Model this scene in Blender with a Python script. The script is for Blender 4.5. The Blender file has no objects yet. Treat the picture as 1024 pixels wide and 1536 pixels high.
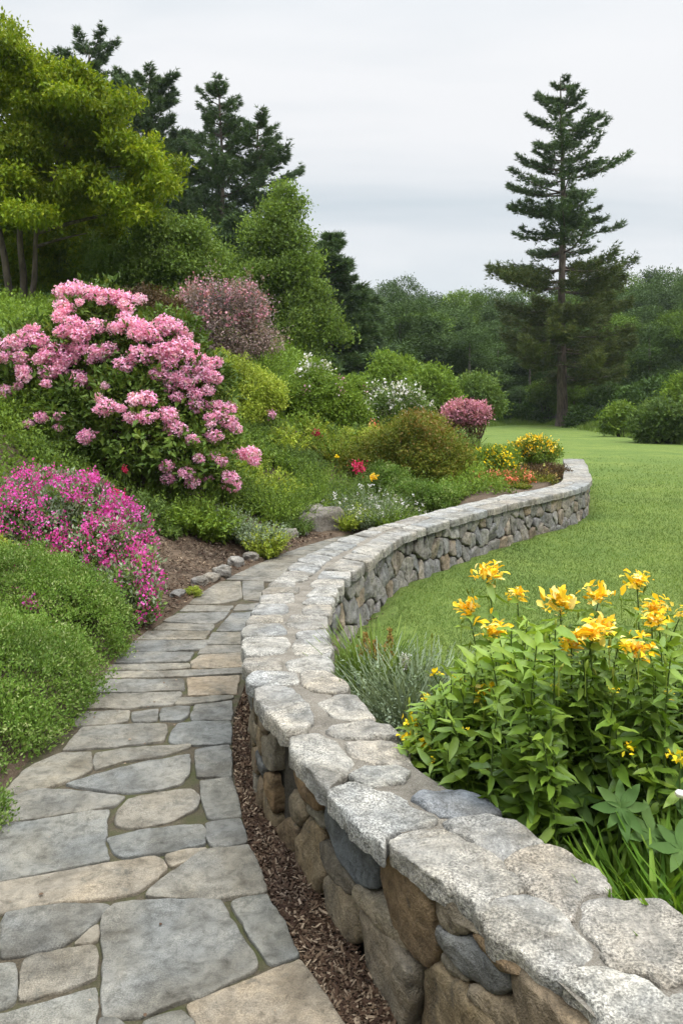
import bpy, math, random
import numpy as np
from mathutils import Vector

# ------------------------------------------------------------------ scene, camera, sky, sun
scn = bpy.context.scene
COL = scn.collection
F, HOR, CAMH = 1200.0, 600.0, 1.6
cam_d = bpy.data.cameras.new('camera'); cam = bpy.data.objects.new('camera', cam_d); COL.objects.link(cam)
cam.location = (0, 0, CAMH); cam.rotation_euler = (math.radians(90), 0, 0)
cam_d.sensor_fit = 'VERTICAL'; cam_d.sensor_height = 36; cam_d.lens = 36 * F / 1536
cam_d.shift_y = -168 / 1536; cam_d.clip_start = 0.05; cam_d.clip_end = 2000
scn.camera = cam
scn.view_settings.view_transform = 'Standard'; scn.view_settings.look = 'None'
scn.view_settings.exposure = 0.62; scn.view_settings.gamma = 1

SUN_EL, SUN_AZ = math.radians(52), math.radians(125)      # azimuth clockwise from +Y: right and a little behind
world = bpy.data.worlds.new('World'); scn.world = world; world.use_nodes = True
nt = world.node_tree; nt.nodes.clear()
def N(tree, typ, **kw):
    n = tree.nodes.new(typ)
    for k, v in kw.items(): setattr(n, k, v)
    return n
out = N(nt, 'ShaderNodeOutputWorld'); bg = N(nt, 'ShaderNodeBackground'); nt.links.new(bg.outputs[0], out.inputs[0])
bg.inputs[1].default_value = 0.1
sky = N(nt, 'ShaderNodeTexSky', sky_type='NISHITA', sun_disc=False, sun_elevation=SUN_EL, sun_rotation=SUN_AZ)
tc = N(nt, 'ShaderNodeTexCoord'); sep = N(nt, 'ShaderNodeSeparateXYZ'); nt.links.new(tc.outputs['Generated'], sep.inputs[0])
def wm(op, a, b=None, clamp=False):
    m = N(nt, 'ShaderNodeMath', operation=op, use_clamp=clamp)
    for i, v in enumerate((a, b)):
        if v is None: continue
        if isinstance(v, (int, float)): m.inputs[i].default_value = v
        else: nt.links.new(v, m.inputs[i])
    return m.outputs[0]
zc = wm('MAXIMUM', sep.outputs[2], 0.0)
den = wm('ADD', zc, 0.22)
cx = wm('DIVIDE', sep.outputs[0], den); cy = wm('DIVIDE', sep.outputs[1], den)
cmb = N(nt, 'ShaderNodeCombineXYZ'); nt.links.new(cx, cmb.inputs[0]); nt.links.new(cy, cmb.inputs[1])
cn = N(nt, 'ShaderNodeTexNoise'); cn.inputs['Scale'].default_value = 1.1; cn.inputs['Detail'].default_value = 5
cn.inputs['Roughness'].default_value = 0.5; cn.inputs['Distortion'].default_value = 0.4
mp = N(nt, 'ShaderNodeMapping'); mp.inputs['Location'].default_value = (1.7, 0.35, 4.1); mp.inputs['Scale'].default_value = (0.55, 1.15, 1)
nt.links.new(cmb.outputs[0], mp.inputs[0]); nt.links.new(mp.outputs[0], cn.inputs['Vector'])
cr = N(nt, 'ShaderNodeValToRGB'); nt.links.new(cn.outputs['Fac'], cr.inputs[0])
cr.color_ramp.elements[0].position = 0.36; cr.color_ramp.elements[0].color = (0.67, 0.74, 0.79, 1)
cr.color_ramp.elements[1].position = 0.63; cr.color_ramp.elements[1].color = (0.96, 0.965, 0.975, 1)
grad = wm('MULTIPLY', wm('ADD', wm('MULTIPLY', wm('POWER', zc, 6.0), 10.5), 1.0), 6.4)   # overcast sky: brighter towards the zenith
vm = N(nt, 'ShaderNodeVectorMath', operation='SCALE'); nt.links.new(cr.outputs[0], vm.inputs[0]); nt.links.new(grad, vm.inputs['Scale'])
mx = N(nt, 'ShaderNodeMix', data_type='RGBA'); mx.inputs[0].default_value = 0.93
nt.links.new(sky.outputs[0], mx.inputs[6]); nt.links.new(vm.outputs[0], mx.inputs[7]); nt.links.new(mx.outputs[2], bg.inputs[0])

sd = bpy.data.lights.new('sun', 'SUN'); sd.energy = 1.5; sd.angle = math.radians(14); sd.color = (1.0, 0.96, 0.9)
so = bpy.data.objects.new('sun', sd); COL.objects.link(so)
dirv = Vector((math.sin(SUN_AZ) * math.cos(SUN_EL), math.cos(SUN_AZ) * math.cos(SUN_EL), math.sin(SUN_EL)))
so.rotation_euler = dirv.to_track_quat('Z', 'Y').to_euler(); so.location = (20, -10, 30)

# ------------------------------------------------------------------ helpers
RNG = np.random.default_rng(7)
def W(px, py, Y): return np.array([(px - 512) * Y / F, Y, CAMH - (py - HOR) * Y / F])
def nrm(v): return v / np.maximum(np.linalg.norm(v, axis=-1, keepdims=True), 1e-9)
def hash3(i, j, k, s):
    n = (i.astype(np.int64) * 73856093) ^ (j.astype(np.int64) * 19349663) ^ (k.astype(np.int64) * 83492791) ^ (s * 2654435761)
    n = (n ^ (n >> 13)) * 1274126177; n = n ^ (n >> 16)
    return (n & 0xffff) / 32767.5 - 1.0
def noise(P, s=0):
    P = np.asarray(P, float); I = np.floor(P).astype(np.int64); f = P - I; f = f * f * (3 - 2 * f); r = 0
    for a in (0, 1):
        for b in (0, 1):
            for c in (0, 1):
                w = (f[..., 0] if a else 1 - f[..., 0]) * (f[..., 1] if b else 1 - f[..., 1]) * (f[..., 2] if c else 1 - f[..., 2])
                r = r + w * hash3(I[..., 0] + a, I[..., 1] + b, I[..., 2] + c, s)
    return r
def fbm(P, s=0, o=3):
    r = 0; a = 1.0
    for k in range(o): r = r + a * noise(np.asarray(P) * 2 ** k + 17.3 * k, s + k); a *= 0.5
    return r
def sstep(a, b, x):
    t = np.clip((x - a) / (b - a), 0, 1); return t * t * (3 - 2 * t)
def catmull(P, n=12):
    P = np.asarray(P, float); Q = np.vstack([2 * P[0] - P[1], P, 2 * P[-1] - P[-2]]); o = []
    for i in range(1, len(Q) - 2):
        t = np.linspace(0, 1, n, endpoint=False)[:, None]; a, b, c, d = Q[i - 1], Q[i], Q[i + 1], Q[i + 2]
        o.append(0.5 * (2 * b + (c - a) * t + (2 * a - 5 * b + 4 * c - d) * t ** 2 + (3 * b - a - 3 * c + d) * t ** 3))
    o.append(P[-1:]); return np.vstack(o)
def sdist(x, y, C):
    """signed distance to the polyline C: positive on its left (x decreasing side when it runs along +Y)"""
    x = np.asarray(x, float); y = np.asarray(y, float); best = np.full(x.shape, 1e9); sg = np.ones(x.shape)
    for i in range(len(C) - 1):
        a, b = C[i], C[i + 1]; dx, dy = b - a; L2 = dx * dx + dy * dy
        t = np.clip(((x - a[0]) * dx + (y - a[1]) * dy) / L2, 0, 1)
        qx = x - a[0] - t * dx; qy = y - a[1] - t * dy; d = np.hypot(qx, qy)
        cr_ = dx * (y - a[1]) - dy * (x - a[0]); m = d < best - 1e-9
        best = np.where(m, d, best); sg = np.where(m, np.sign(cr_), sg)
    return best * sg

def tag(o, label=None, cat=None, group=None, kind=None):
    if label: o['label'] = label
    if cat: o['category'] = cat
    if group: o['group'] = group
    if kind: o['kind'] = kind
    return o
def thing(name, label, cat, loc, group=None):
    o = bpy.data.objects.new(name, None); COL.objects.link(o); o.location = tuple(loc); o.empty_display_size = 0.1
    return tag(o, label, cat, group)
def mk(name, V, T, mat, parent=None, rnd=None, smooth=False, base=None):
    """V (n,3) world coordinates, T (m,3) triangles -> one mesh object, local to its parent"""
    V = np.asarray(V, float); b = np.array(base if base is not None else (tuple(parent.location) if parent is not None else (0, 0, 0)))
    me = bpy.data.meshes.new(name); me.from_pydata((V - b), [], np.asarray(T, int)); me.materials.append(mat)
    if smooth: me.polygons.foreach_set('use_smooth', np.ones(len(me.polygons), bool))
    if rnd is not None:
        a = me.attributes.new('rnd', 'FLOAT', 'FACE'); a.data.foreach_set('value', np.broadcast_to(np.asarray(rnd, np.float32), (len(me.polygons),)).copy())
    me.update(); o = bpy.data.objects.new(name, me); COL.objects.link(o)
    if parent is not None: o.parent = parent
    elif base is not None: o.location = tuple(b)
    return o
def structure(name, *a, **k):
    o = mk(name, *a, **k); o['kind'] = 'structure'; return o
def join(parts):
    Vs, Ts, Rs, n = [], [], [], 0
    for p in parts:
        V, T = p[0], p[1]; r = p[2] if len(p) > 2 else 0.5
        Vs.append(V); Ts.append(np.asarray(T) + n); Rs.append(np.broadcast_to(np.asarray(r, np.float32), (len(T),))); n += len(V)
    return np.vstack(Vs), np.vstack(Ts), np.concatenate(Rs)
def gridT(nu, nv):
    i = np.arange(nu - 1)[:, None] * nv + np.arange(nv - 1)[None]; a = i.ravel(); b = a + nv; c = b + 1; d = a + 1
    return np.vstack([np.stack([a, b, c], 1), np.stack([a, c, d], 1)])
def tube(P, R, sides=7, rag=0.0):
    P = np.asarray(P, float); R = np.broadcast_to(np.asarray(R, float), (len(P),)); t = nrm(np.gradient(P, axis=0))
    ref = np.array([0.31, 0.95, 0.05]) if abs(t[:, 2]).mean() > .6 else np.array([0.05, 0.03, 1.0])
    u = nrm(np.cross(t, ref)); v = np.cross(t, u); a = np.linspace(0, 2 * np.pi, sides + 1)[None, :, None]
    rr = R[:, None, None] * (1 + (rag * noise(P[:, None] * 3 + np.cos(a) * 2 + 5) [..., None] if rag else 0))
    V = P[:, None] + rr * (np.cos(a) * u[:, None] + np.sin(a) * v[:, None])
    return V.reshape(-1, 3), gridT(len(P), sides + 1)
def curve3(a, b, bend, n=8):
    a, b = np.array(a, float), np.array(b, float); m = (a + b) / 2 + np.array(bend, float); t = np.linspace(0, 1, n)[:, None]
    return (1 - t) ** 2 * a + 2 * t * (1 - t) * m + t * t * b

# templates (x = width, y = length, z = normal)
LEAF = (np.array([[0, 0, 0], [.24, .45, .07], [0, 1, -.08], [-.24, .45, .07]]), np.array([[0, 1, 2], [0, 2, 3]]))
LEAFR = (np.array([[0, 0, 0], [.36, .3, .05], [.33, .7, .04], [0, 1, -.06], [-.33, .7, .04], [-.36, .3, .05]]), np.array([[0, 1, 2], [0, 2, 3], [0, 3, 4], [0, 4, 5]]))
NEEDLE = (np.array([[-.06, 0, 0], [.06, 0, 0], [0, 1, 0.0]]), np.array([[0, 1, 2]]))
def long_leaf(w=.17, n=6, droop=.28, fold=.05):
    y = np.linspace(0, 1, n); wd = w * np.sin(np.pi * y ** .8) ** .8; wd[0] = .012; wd[-1] = .003; z = -droop * y ** 2 + .05 * np.sin(y * 9)
    V = []
    for k in range(n): V += [[-wd[k], y[k], z[k] + fold * wd[k] / w], [0, y[k], z[k]], [wd[k], y[k], z[k] + fold * wd[k] / w]]
    return np.array(V), gridT(n, 3)
LONG = long_leaf(.165, 6, .34, .06)
BLADE = (np.array([[-.03, 0, 0], [.03, 0, 0], [.022, .5, 0.03], [-.022, .5, 0.03], [0, 1, .22]]), np.array([[0, 1, 2], [0, 2, 3], [3, 2, 4]]))
PETAL = (np.array([[-.08, 0, 0], [.08, 0, 0], [.26, .5, .12], [0, .55, .02], [-.26, .5, .12], [.12, .85, .05], [-.10, .82, .1], [0, 1, -.06]]),
         np.array([[0, 1, 3], [1, 2, 3], [0, 3, 4], [3, 2, 5], [3, 5, 7], [3, 7, 6], [3, 6, 4]]))
def scatter(tm, P, D, Nn, S):
    tv, tf = tm; P = np.asarray(P); n = len(P); D = nrm(D); X = nrm(np.cross(D, Nn)); Z = np.cross(X, D); S = np.broadcast_to(np.asarray(S, float), (n,))[:, None, None]
    V = P[:, None] + S * (tv[None, :, :1] * X[:, None] + tv[None, :, 1:2] * D[:, None] + tv[None, :, 2:] * Z[:, None])
    T = tf[None] + (np.arange(n) * len(tv))[:, None, None]
    return V.reshape(-1, 3), T.reshape(-1, 3)
def foliage(rng, blobs, ns, per, size, spread, tm=LEAF, out=.6, up=.3, jit=.7, shell=(.72, 1.03), rough=.22, zmin=None, fr=2.6, nup=.6):
    B = np.array([b if len(b) == 6 else (*b[:3], b[3], b[3], b[3]) for b in blobs], float); c, r = B[:, :3], B[:, 3:]
    w = r[:, 0] * r[:, 1] + r[:, 0] * r[:, 2] + r[:, 1] * r[:, 2]; w /= w.sum(); m = int(ns * 1.9)
    k = rng.choice(len(B), m, p=w); d = nrm(rng.normal(size=(m, 3)))
    f = rng.uniform(shell[0], shell[1], m) * (1 + rough * fbm(d * fr + k[:, None] * 3.7, 3, 2)); p = c[k] + r[k] * d * f[:, None]; keep = np.ones(m, bool)
    for j in range(len(B)):
        q = np.linalg.norm((p - c[j]) / r[j], axis=1); keep &= ~((q < .62) & (k != j))
    if zmin is not None: keep &= p[:, 2] > (zmin(p[:, 0], p[:, 1]) if callable(zmin) else zmin)
    idx = np.flatnonzero(keep)[:ns]; p, k, d = p[idx], k[idx], d[idx]; n = nrm(d / r[k]); sr = rng.random(len(p))
    P = np.repeat(p, per, 0); n = np.repeat(n, per, 0); q = len(P); P = P + rng.normal(size=(q, 3)) * spread * [1, 1, .75]
    z = np.array([0, 0, 1.0]); D = n * out + z * up + rng.normal(size=(q, 3)) * jit; Nn = n * .5 + z * nup + rng.normal(size=(q, 3)) * .45
    V, T = scatter(tm, P, D, Nn, size * rng.uniform(.65, 1.25, q)); R = np.repeat(sr, per) * .55 + rng.random(q) * .45
    return V, T, np.repeat(R, len(tm[1])), p

def subdiv(blobs, k, f, seed, flat=1.0, sp=.8):
    rg = np.random.default_rng(seed); o_ = []
    for b in blobs:
        b = np.array(b if len(b) == 6 else (*b[:3], b[3], b[3], b[3])); d_ = nrm(rg.normal(size=(k, 3))) * (rg.random((k, 1)) ** .4) * sp; ff = f * rg.uniform(.65, 1.35, k)
        for i in range(k): o_.append((*(b[:3] + d_[i] * b[3:]), *(b[3:] * ff[i] * [1, 1, flat])))
    return o_
# ------------------------------------------------------------------ materials
def ramp(t, fac, stops, interp='LINEAR'):
    r = N(t, 'ShaderNodeValToRGB'); t.links.new(fac, r.inputs[0]); r.color_ramp.interpolation = interp; e = r.color_ramp.elements
    while len(e) < len(stops): e.new(0.5)
    for i, (p, c) in enumerate(stops): e[i].position = p; e[i].color = (*c, 1) if len(c) == 3 else c
    return r.outputs[0]
def newmat(name):
    m = bpy.data.materials.new(name); m.use_nodes = True; t = m.node_tree; t.nodes.clear()
    o = N(t, 'ShaderNodeOutputMaterial'); p = N(t, 'ShaderNodeBsdfPrincipled'); t.links.new(p.outputs[0], o.inputs[0]); return m, t, p, o
def nz(t, scale, detail=3, rough=.55, vec=None, dist=0):
    n = N(t, 'ShaderNodeTexNoise'); n.inputs['Scale'].default_value = scale; n.inputs['Detail'].default_value = detail
    n.inputs['Roughness'].default_value = rough; n.inputs['Distortion'].default_value = dist
    if vec is not None: t.links.new(vec, n.inputs['Vector'])
    return n.outputs['Fac']
def mixc(t, fac, a, b, mode='MIX'):
    m = N(t, 'ShaderNodeMix', data_type='RGBA', blend_type=mode)
    for s, v in ((0, fac), (6, a), (7, b)):
        if isinstance(v, (int, float)): m.inputs[s].default_value = v
        elif isinstance(v, tuple): m.inputs[s].default_value = (*v, 1)
        else: t.links.new(v, m.inputs[s])
    return m.outputs[2]
def attr(t): a = N(t, 'ShaderNodeAttribute'); a.attribute_name = 'rnd'; return a.outputs['Fac']
def bump(t, p, h, dist, strength=1.0, prev=None):
    b = N(t, 'ShaderNodeBump'); b.inputs['Distance'].default_value = dist; b.inputs['Strength'].default_value = strength; t.links.new(h, b.inputs['Height'])
    if prev is not None: t.links.new(prev, b.inputs['Normal'])
    t.links.new(b.outputs[0], p.inputs['Normal']); return b.outputs[0]
def leafmat(name, cols, tr=.28, rough=.5, sc=1.2, spec=.2, var=.35):
    spec = min(spec, .12) if 'lily' not in name else spec
    m, t, p, o = newmat(name); k = len(cols); c = ramp(t, attr(t), [(i / (k - 1), cc) for i, cc in enumerate(cols)])
    ob = N(t, 'ShaderNodeTexCoord').outputs['Object']; v = ramp(t, nz(t, sc, 2, .5, ob), [(.3, (1 - var,) * 3), (.7, (1 + var * .6, 1 + var * .5, 1.0))])
    c = mixc(t, 1.0, c, v, 'MULTIPLY'); t.links.new(c, p.inputs['Base Color']); p.inputs['Roughness'].default_value = rough
    p.inputs['Specular IOR Level'].default_value = spec
    if tr > 0:
        tl = N(t, 'ShaderNodeBsdfTranslucent'); t.links.new(mixc(t, 1.0, c, (1.15, 1.1, .55), 'MULTIPLY'), tl.inputs[0])
        ms = N(t, 'ShaderNodeMixShader'); ms.inputs[0].default_value = tr; t.links.new(p.outputs[0], ms.inputs[1]); t.links.new(tl.outputs[0], ms.inputs[2]); t.links.new(ms.outputs[0], o.inputs[0])
    return m
def stonemat(name, cols, grain=.35, gscale=170, bumpd=.006, rough=.85, lichen=.0, spot=(.03, .03, .03)):
    m, t, p, o = newmat(name); ob = N(t, 'ShaderNodeTexCoord').outputs['Object']; r = attr(t); k = len(cols)
    off = N(t, 'ShaderNodeVectorMath', operation='ADD'); sc = N(t, 'ShaderNodeVectorMath', operation='SCALE'); sc.inputs[0].default_value = (37, 91, 53); t.links.new(r, sc.inputs['Scale'])
    t.links.new(ob, off.inputs[0]); t.links.new(sc.outputs[0], off.inputs[1]); v = off.outputs[0]
    c = ramp(t, r, [(i / (k - 1), cc) for i, cc in enumerate(cols)])
    big = nz(t, 5, 4, .6, v, .6); c = mixc(t, 1.0, c, ramp(t, big, [(.28, (.52, .5, .47)), (.5, (1, 1, 1)), (.72, (1.35, 1.33, 1.3))]), 'MULTIPLY')
    mid = nz(t, 26, 5, .65, v, .4); c = mixc(t, 1.0, c, ramp(t, mid, [(.3, (.58, .57, .55)), (.52, (1.03, 1.03, 1.03)), (.75, (1.25, 1.24, 1.2))]), 'MULTIPLY')
    g = nz(t, gscale, 2, .7, v); gm = ramp(t, nz(t, 4.2, 3, .6, v, .8), [(.35, (grain * .25,) * 3), (.62, (grain,) * 3)]); c = mixc(t, 1.0, c, ramp(t, nz(t, 2.3, 4, .6, v, .5), [(.38, (.95, .98, 1.02)), (.6, (1.04, 1.0, .93))]), 'MULTIPLY'); c = mixc(t, gm, c, mixc(t, 1.0, c, ramp(t, g, [(.36, (.22, .22, .22)), (.5, (.95, .95, .95)), (.64, (1.8, 1.8, 1.78))]), 'MULTIPLY'))
    if lichen > 0:
        lf = ramp(t, nz(t, 9, 6, .75, v, 1.2), [(.60 - lichen * .1, (0, 0, 0)), (.66, (1, 1, 1))]); c = mixc(t, lf, c, mixc(t, .55, c, spot))
    t.links.new(c, p.inputs['Base Color']); p.inputs['Roughness'].default_value = rough; p.inputs['Specular IOR Level'].default_value = .25
    b1 = bump(t, p, mid, bumpd * 2.2); bump(t, p, g, bumpd * .5, 1, b1); return m
def barkmat(name, a, b, sc=9):
    m, t, p, o = newmat(name); ob = N(t, 'ShaderNodeTexCoord').outputs['Object']; mp_ = N(t, 'ShaderNodeMapping'); mp_.inputs['Scale'].default_value = (1, 1, .22); t.links.new(ob, mp_.inputs[0])
    n = nz(t, sc, 6, .65, mp_.outputs[0], .5); t.links.new(ramp(t, n, [(.35, a), (.68, b)]), p.inputs['Base Color']); p.inputs['Roughness'].default_value = .95; bump(t, p, n, .05); return m

G = leafmat
M = {}
M['coping'] = stonemat('coping_granite', [(.23, .228, .218), (.285, .278, .26), (.265, .24, .205), (.32, .31, .29), (.275, .238, .195)], .75, 150, .009, .9, 1.6, (.07, .07, .065))
M['coping_dark'] = stonemat('coping_dark_granite', [(.13, .14, .15), (.16, .165, .175), (.19, .19, .19)], .5, 170, .006, .85, .3)
M['field'] = stonemat('fieldstone', [(.10, .108, .115), (.16, .122, .076), (.17, .145, .11), (.15, .10, .055), (.195, .17, .13), (.185, .13, .07)], .3, 130, .008, .85, .4)
M['field_pale'] = stonemat('fieldstone_pale', [(.20, .195, .18), (.165, .162, .155), (.24, .228, .205), (.24, .19, .135), (.19, .185, .18), (.27, .255, .235)], .35, 120, .008, .88, .5)
M['flag'] = stonemat('flagstone', [(.124, .121, .110), (.150, .145, .129), (.136, .131, .119), (.176, .159, .129), (.160, .149, .129), (.192, .165, .127), (.210, .165, .116)], .45, 230, .005, .75, .3, (.06, .06, .05))
M['boulder'] = stonemat('boulder_rock', [(.15, .135, .115), (.21, .195, .175)], .3, 120, .008, .9, .4)
M['bark'] = barkmat('pine_bark', (.045, .032, .024), (.17, .13, .10)); M['bark_pale'] = barkmat('pale_bark', (.10, .085, .07), (.27, .24, .20), 12); M['twig'] = barkmat('twig_bark', (.03, .022, .015), (.09, .065, .045), 30)
def soil(name, a, b, c, s1=7, s2=90, bd=.02, green=None):
    m, t, p, o = newmat(name); ob = N(t, 'ShaderNodeTexCoord').outputs['Object']; f = nz(t, s2, 6, .75, ob, .3); g = nz(t, s1, 5, .6, ob, .5)
    col = ramp(t, f, [(.3, a), (.52, b), (.72, c)]); col = mixc(t, 1.0, col, ramp(t, g, [(.3, (.68, .66, .62)), (.7, (1.25, 1.22, 1.15))]), 'MULTIPLY')
    if green: col = mixc(t, ramp(t, nz(t, green[3], 6, .7, ob, .8), [(.44, (0, 0, 0)), (.60, (1, 1, 1))]), col, green[:3])
    t.links.new(col, p.inputs['Base Color']); p.inputs['Roughness'].default_value = .97; p.inputs['Specular IOR Level'].default_value = .15
    b1 = bump(t, p, f, bd * .5); bump(t, p, g, bd, .6, b1); return m
M['joint'] = soil('sandy_moss_joint', (.03, .025, .018), (.075, .062, .045), (.14, .12, .09), 12, 160, .008, (.05, .052, .022, 4))
M['mortar'] = soil('sandy_mortar', (.10, .085, .07), (.215, .195, .17), (.36, .34, .31), 9, 210, .014)
M['dark_mortar'] = soil('dark_mortar', (.03, .026, .02), (.07, .06, .05), (.12, .105, .09), 9, 120, .01)
M['face_mortar'] = soil('face_mortar', (.035, .03, .025), (.075, .068, .058), (.14, .13, .11), 9, 120, .01)
M['mulch'] = soil('bark_mulch', (.035, .022, .016), (.085, .057, .042), (.15, .11, .085), 4, 110, .02)
M['bed'] = soil('bed_soil', (.05, .035, .025), (.11, .08, .058), (.19, .145, .11), 3, 90, .03)
def lawnmat():
    m, t, p, o = newmat('lawn_grass'); ob = N(t, 'ShaderNodeTexCoord').outputs['Object']
    mp_ = N(t, 'ShaderNodeMapping'); mp_.inputs['Scale'].default_value = (1, .35, 1); t.links.new(ob, mp_.inputs[0])
    f = nz(t, 55, 5, .75, mp_.outputs[0], .3); g = nz(t, .55, 5, .6, ob, .6); h = nz(t, 3.5, 4, .6, ob, .4)
    col = ramp(t, f, [(.3, (.056, .094, .018)), (.5, (.108, .160, .034)), (.7, (.165, .22, .060))])
    col = mixc(t, 1.0, col, ramp(t, g, [(.3, (.78, .84, .8)), (.7, (1.3, 1.16, 1.15))]), 'MULTIPLY')
    col = mixc(t, 1.0, col, ramp(t, h, [(.3, (.86, .88, .9)), (.7, (1.14, 1.1, 1.05))]), 'MULTIPLY')
    t.links.new(col, p.inputs['Base Color']); p.inputs['Roughness'].default_value = .9; p.inputs['Specular IOR Level'].default_value = .15; bump(t, p, f, .02); return m
M['lawn'] = lawnmat()
M['blade'] = G('grass_blade', [(0.080, 0.145, 0.031), (0.135, 0.208, 0.048), (0.207, 0.260, 0.084)], .3, .5, .9)
M['chip'] = G('mulch_chip', [(.035, .02, .015), (.08, .048, .034), (.13, .09, .065), (.30, .23, .18)], 0, .9, 3)
M['maple'] = G('maple_leaf', [(0.088, 0.150, 0.013), (0.150, 0.224, 0.018), (0.230, 0.292, 0.025), (0.308, 0.329, 0.034)], .35, .5, .45, .3, .45)
M['midgreen'] = G('mid_green_leaf', [(0.078, 0.139, 0.036), (0.132, 0.204, 0.054), (0.201, 0.278, 0.084)], .3, .5, .8)
M['freshgreen'] = G('fresh_green_leaf', [(0.098, 0.168, 0.029), (0.169, 0.264, 0.042), (0.267, 0.361, 0.072)], .33, .5, .8)
M['birch'] = G('pale_green_leaf', [(0.105, 0.177, 0.040), (0.166, 0.251, 0.056), (0.253, 0.335, 0.085)], .33, .5, .6)
M['darkgreen'] = G('dark_green_leaf', [(0.046, 0.094, 0.024), (0.078, 0.140, 0.034), (0.124, 0.198, 0.047)], .22, .5, .6)
M['pine'] = G('pine_needle', [(0.055, 0.097, 0.050), (0.091, 0.146, 0.067), (0.152, 0.208, 0.087)], .15, .55, .35)
M['pine_brown'] = G('pine_needle_olive', [(0.073, 0.102, 0.036), (0.110, 0.139, 0.047), (0.170, 0.185, 0.062)], .15, .55, .35)
M['rhodo'] = G('rhododendron_leaf', [(0.054, 0.101, 0.020), (0.097, 0.157, 0.031), (0.173, 0.240, 0.044)], .22, .38, 1.1, .5)
M['mound'] = G('bright_shrub_leaf', [(0.068, 0.141, 0.023), (0.116, 0.206, 0.036), (0.177, 0.276, 0.062), (0.407, 0.447, 0.229)], .33, .45, 1.6)
M['chart'] = G('chartreuse_leaf', [(0.194, 0.269, 0.039), (0.321, 0.404, 0.067), (0.515, 0.539, 0.118)], .35, .5, 1.4)
M['olive'] = G('olive_orange_leaf', [(0.079, 0.116, 0.019), (0.138, 0.182, 0.027), (0.217, 0.231, 0.038), (0.350, 0.231, 0.060)], .28, .5, 1.0)
M['brownleaf'] = G('bronze_leaf', [(0.060, 0.042, 0.024), (0.102, 0.066, 0.036), (0.156, 0.102, 0.054)], .25, .5, 1.2)
M['mauve'] = G('mauve_leaf', [(0.117, 0.114, 0.092), (0.221, 0.180, 0.179), (0.362, 0.261, 0.293), (0.517, 0.361, 0.447)], .25, .5, 1.2)
M['silver'] = G('silvery_leaf', [(0.127, 0.177, 0.106), (0.216, 0.272, 0.178), (0.354, 0.418, 0.317)], .25, .6, 2)
M['lily'] = G('lily_leaf', [(0.081, 0.154, 0.017), (0.140, 0.240, 0.026), (0.229, 0.333, 0.043)], .35, .5, 2.2, .5, .3)
M['lilydark'] = G('broad_rosette_leaf', [(0.060, 0.126, 0.027), (0.096, 0.163, 0.041)], .25, .6, 2.2, .3, .2)
M['ltgrass'] = G('bright_blade', [(0.077, 0.165, 0.020), (0.132, 0.242, 0.030), (0.198, 0.308, 0.050)], .35, .45, 2)
M['stem'] = G('green_stem', [(.05, .09, .02), (.09, .13, .035)], 0, .6, 2)
M['pink'] = G('pink_petal', [(0.709, 0.201, 0.488), (0.855, 0.366, 0.667), (0.950, 0.592, 0.872), (0.950, 0.815, 0.950)], .3, .6, 2.5, .2, .15)
M['magenta'] = G('magenta_petal', [(0.504, 0.026, 0.264), (0.660, 0.062, 0.408), (0.757, 0.132, 0.552), (0.795, 0.299, 0.696)], .3, .6, 2.5, .2, .2)
M['mauvepink'] = G('mauve_pink_petal', [(0.405, 0.135, 0.224), (0.567, 0.240, 0.350), (0.675, 0.375, 0.476)], .25, .6, 2, .2, .2)
M['orangetip'] = G('orange_tinted_leaf', [(0.128, 0.114, 0.024), (0.224, 0.142, 0.036), (0.272, 0.190, 0.072)], .3, .5, 2, .2, .2)
M['crimson'] = G('crimson_petal', [(.45, .015, .07), (.62, .03, .12), (.70, .10, .2)], .3, .6, 3, .2, .15)
M['white'] = G('white_petal', [(0.522, 0.484, 0.494), (0.684, 0.651, 0.665), (0.760, 0.744, 0.760)], .3, .6, 3, .2, .08)
M['orange'] = G('orange_yellow_petal', [(.84, .46, .015), (.92, .62, .03), (.94, .70, .09), (.95, .80, .34)], .3, .5, 9, .2, .15)
M['yellow'] = G('yellow_petal', [(.75, .48, .01), (.85, .62, .02), (.88, .74, .05)], .3, .5, 6, .2, .1)
M['coral'] = G('coral_petal', [(.55, .10, .07), (.72, .20, .12), (.75, .36, .24)], .3, .6, 4, .2, .15)
M['rust'] = G('rust_spike', [(0.252, 0.149, 0.055), (0.360, 0.230, 0.077), (0.306, 0.322, 0.088)], .25, .6, 8, .2, .15)

# ------------------------------------------------------------------ plan curves
T0 = 0.45
PAIRS = [((1.0, .35), (1.40, .62)), ((.72, .88), (1.10, 1.15)), ((.415, 1.47), (.755, 1.77)), ((.133, 2.04), (.46, 2.27)), ((-.177, 2.76), (.19, 2.76)),
         ((-.366, 3.21), (.03, 3.15)), ((-.463, 3.83), (-.05, 3.73)), ((-.487, 4.6), (-.09, 4.4)), ((-.434, 5.11), (-.04, 4.82)), ((-.279, 5.87), (.13, 5.52)),
         ((.045, 6.73), (.39, 6.42)), ((.289, 7.22), (.59, 6.95)), ((1.035, 8.39), (1.32, 8.08)), ((1.86, 9.54), (2.12, 9.2)), ((2.65, 10.5), (2.93, 10.2)),
         ((3.10, 11.3), (3.48, 11.25)), ((3.47, 12.5), (3.85, 12.45)), ((3.9, 14.0), (4.27, 13.95)), ((4.34, 15.7), (4.70, 15.65))]
LC = catmull([p[0] for p in PAIRS], 10); RC = catmull([p[1] for p in PAIRS], 10); MC = (LC + RC) / 2
SS = np.concatenate([[0], np.cumsum(np.linalg.norm(np.diff(MC, axis=0), axis=1))]); SEND = SS[-1]
def along(C, s): return np.stack([np.interp(s, SS, C[:, 0]), np.interp(s, SS, C[:, 1])], -1)
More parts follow.
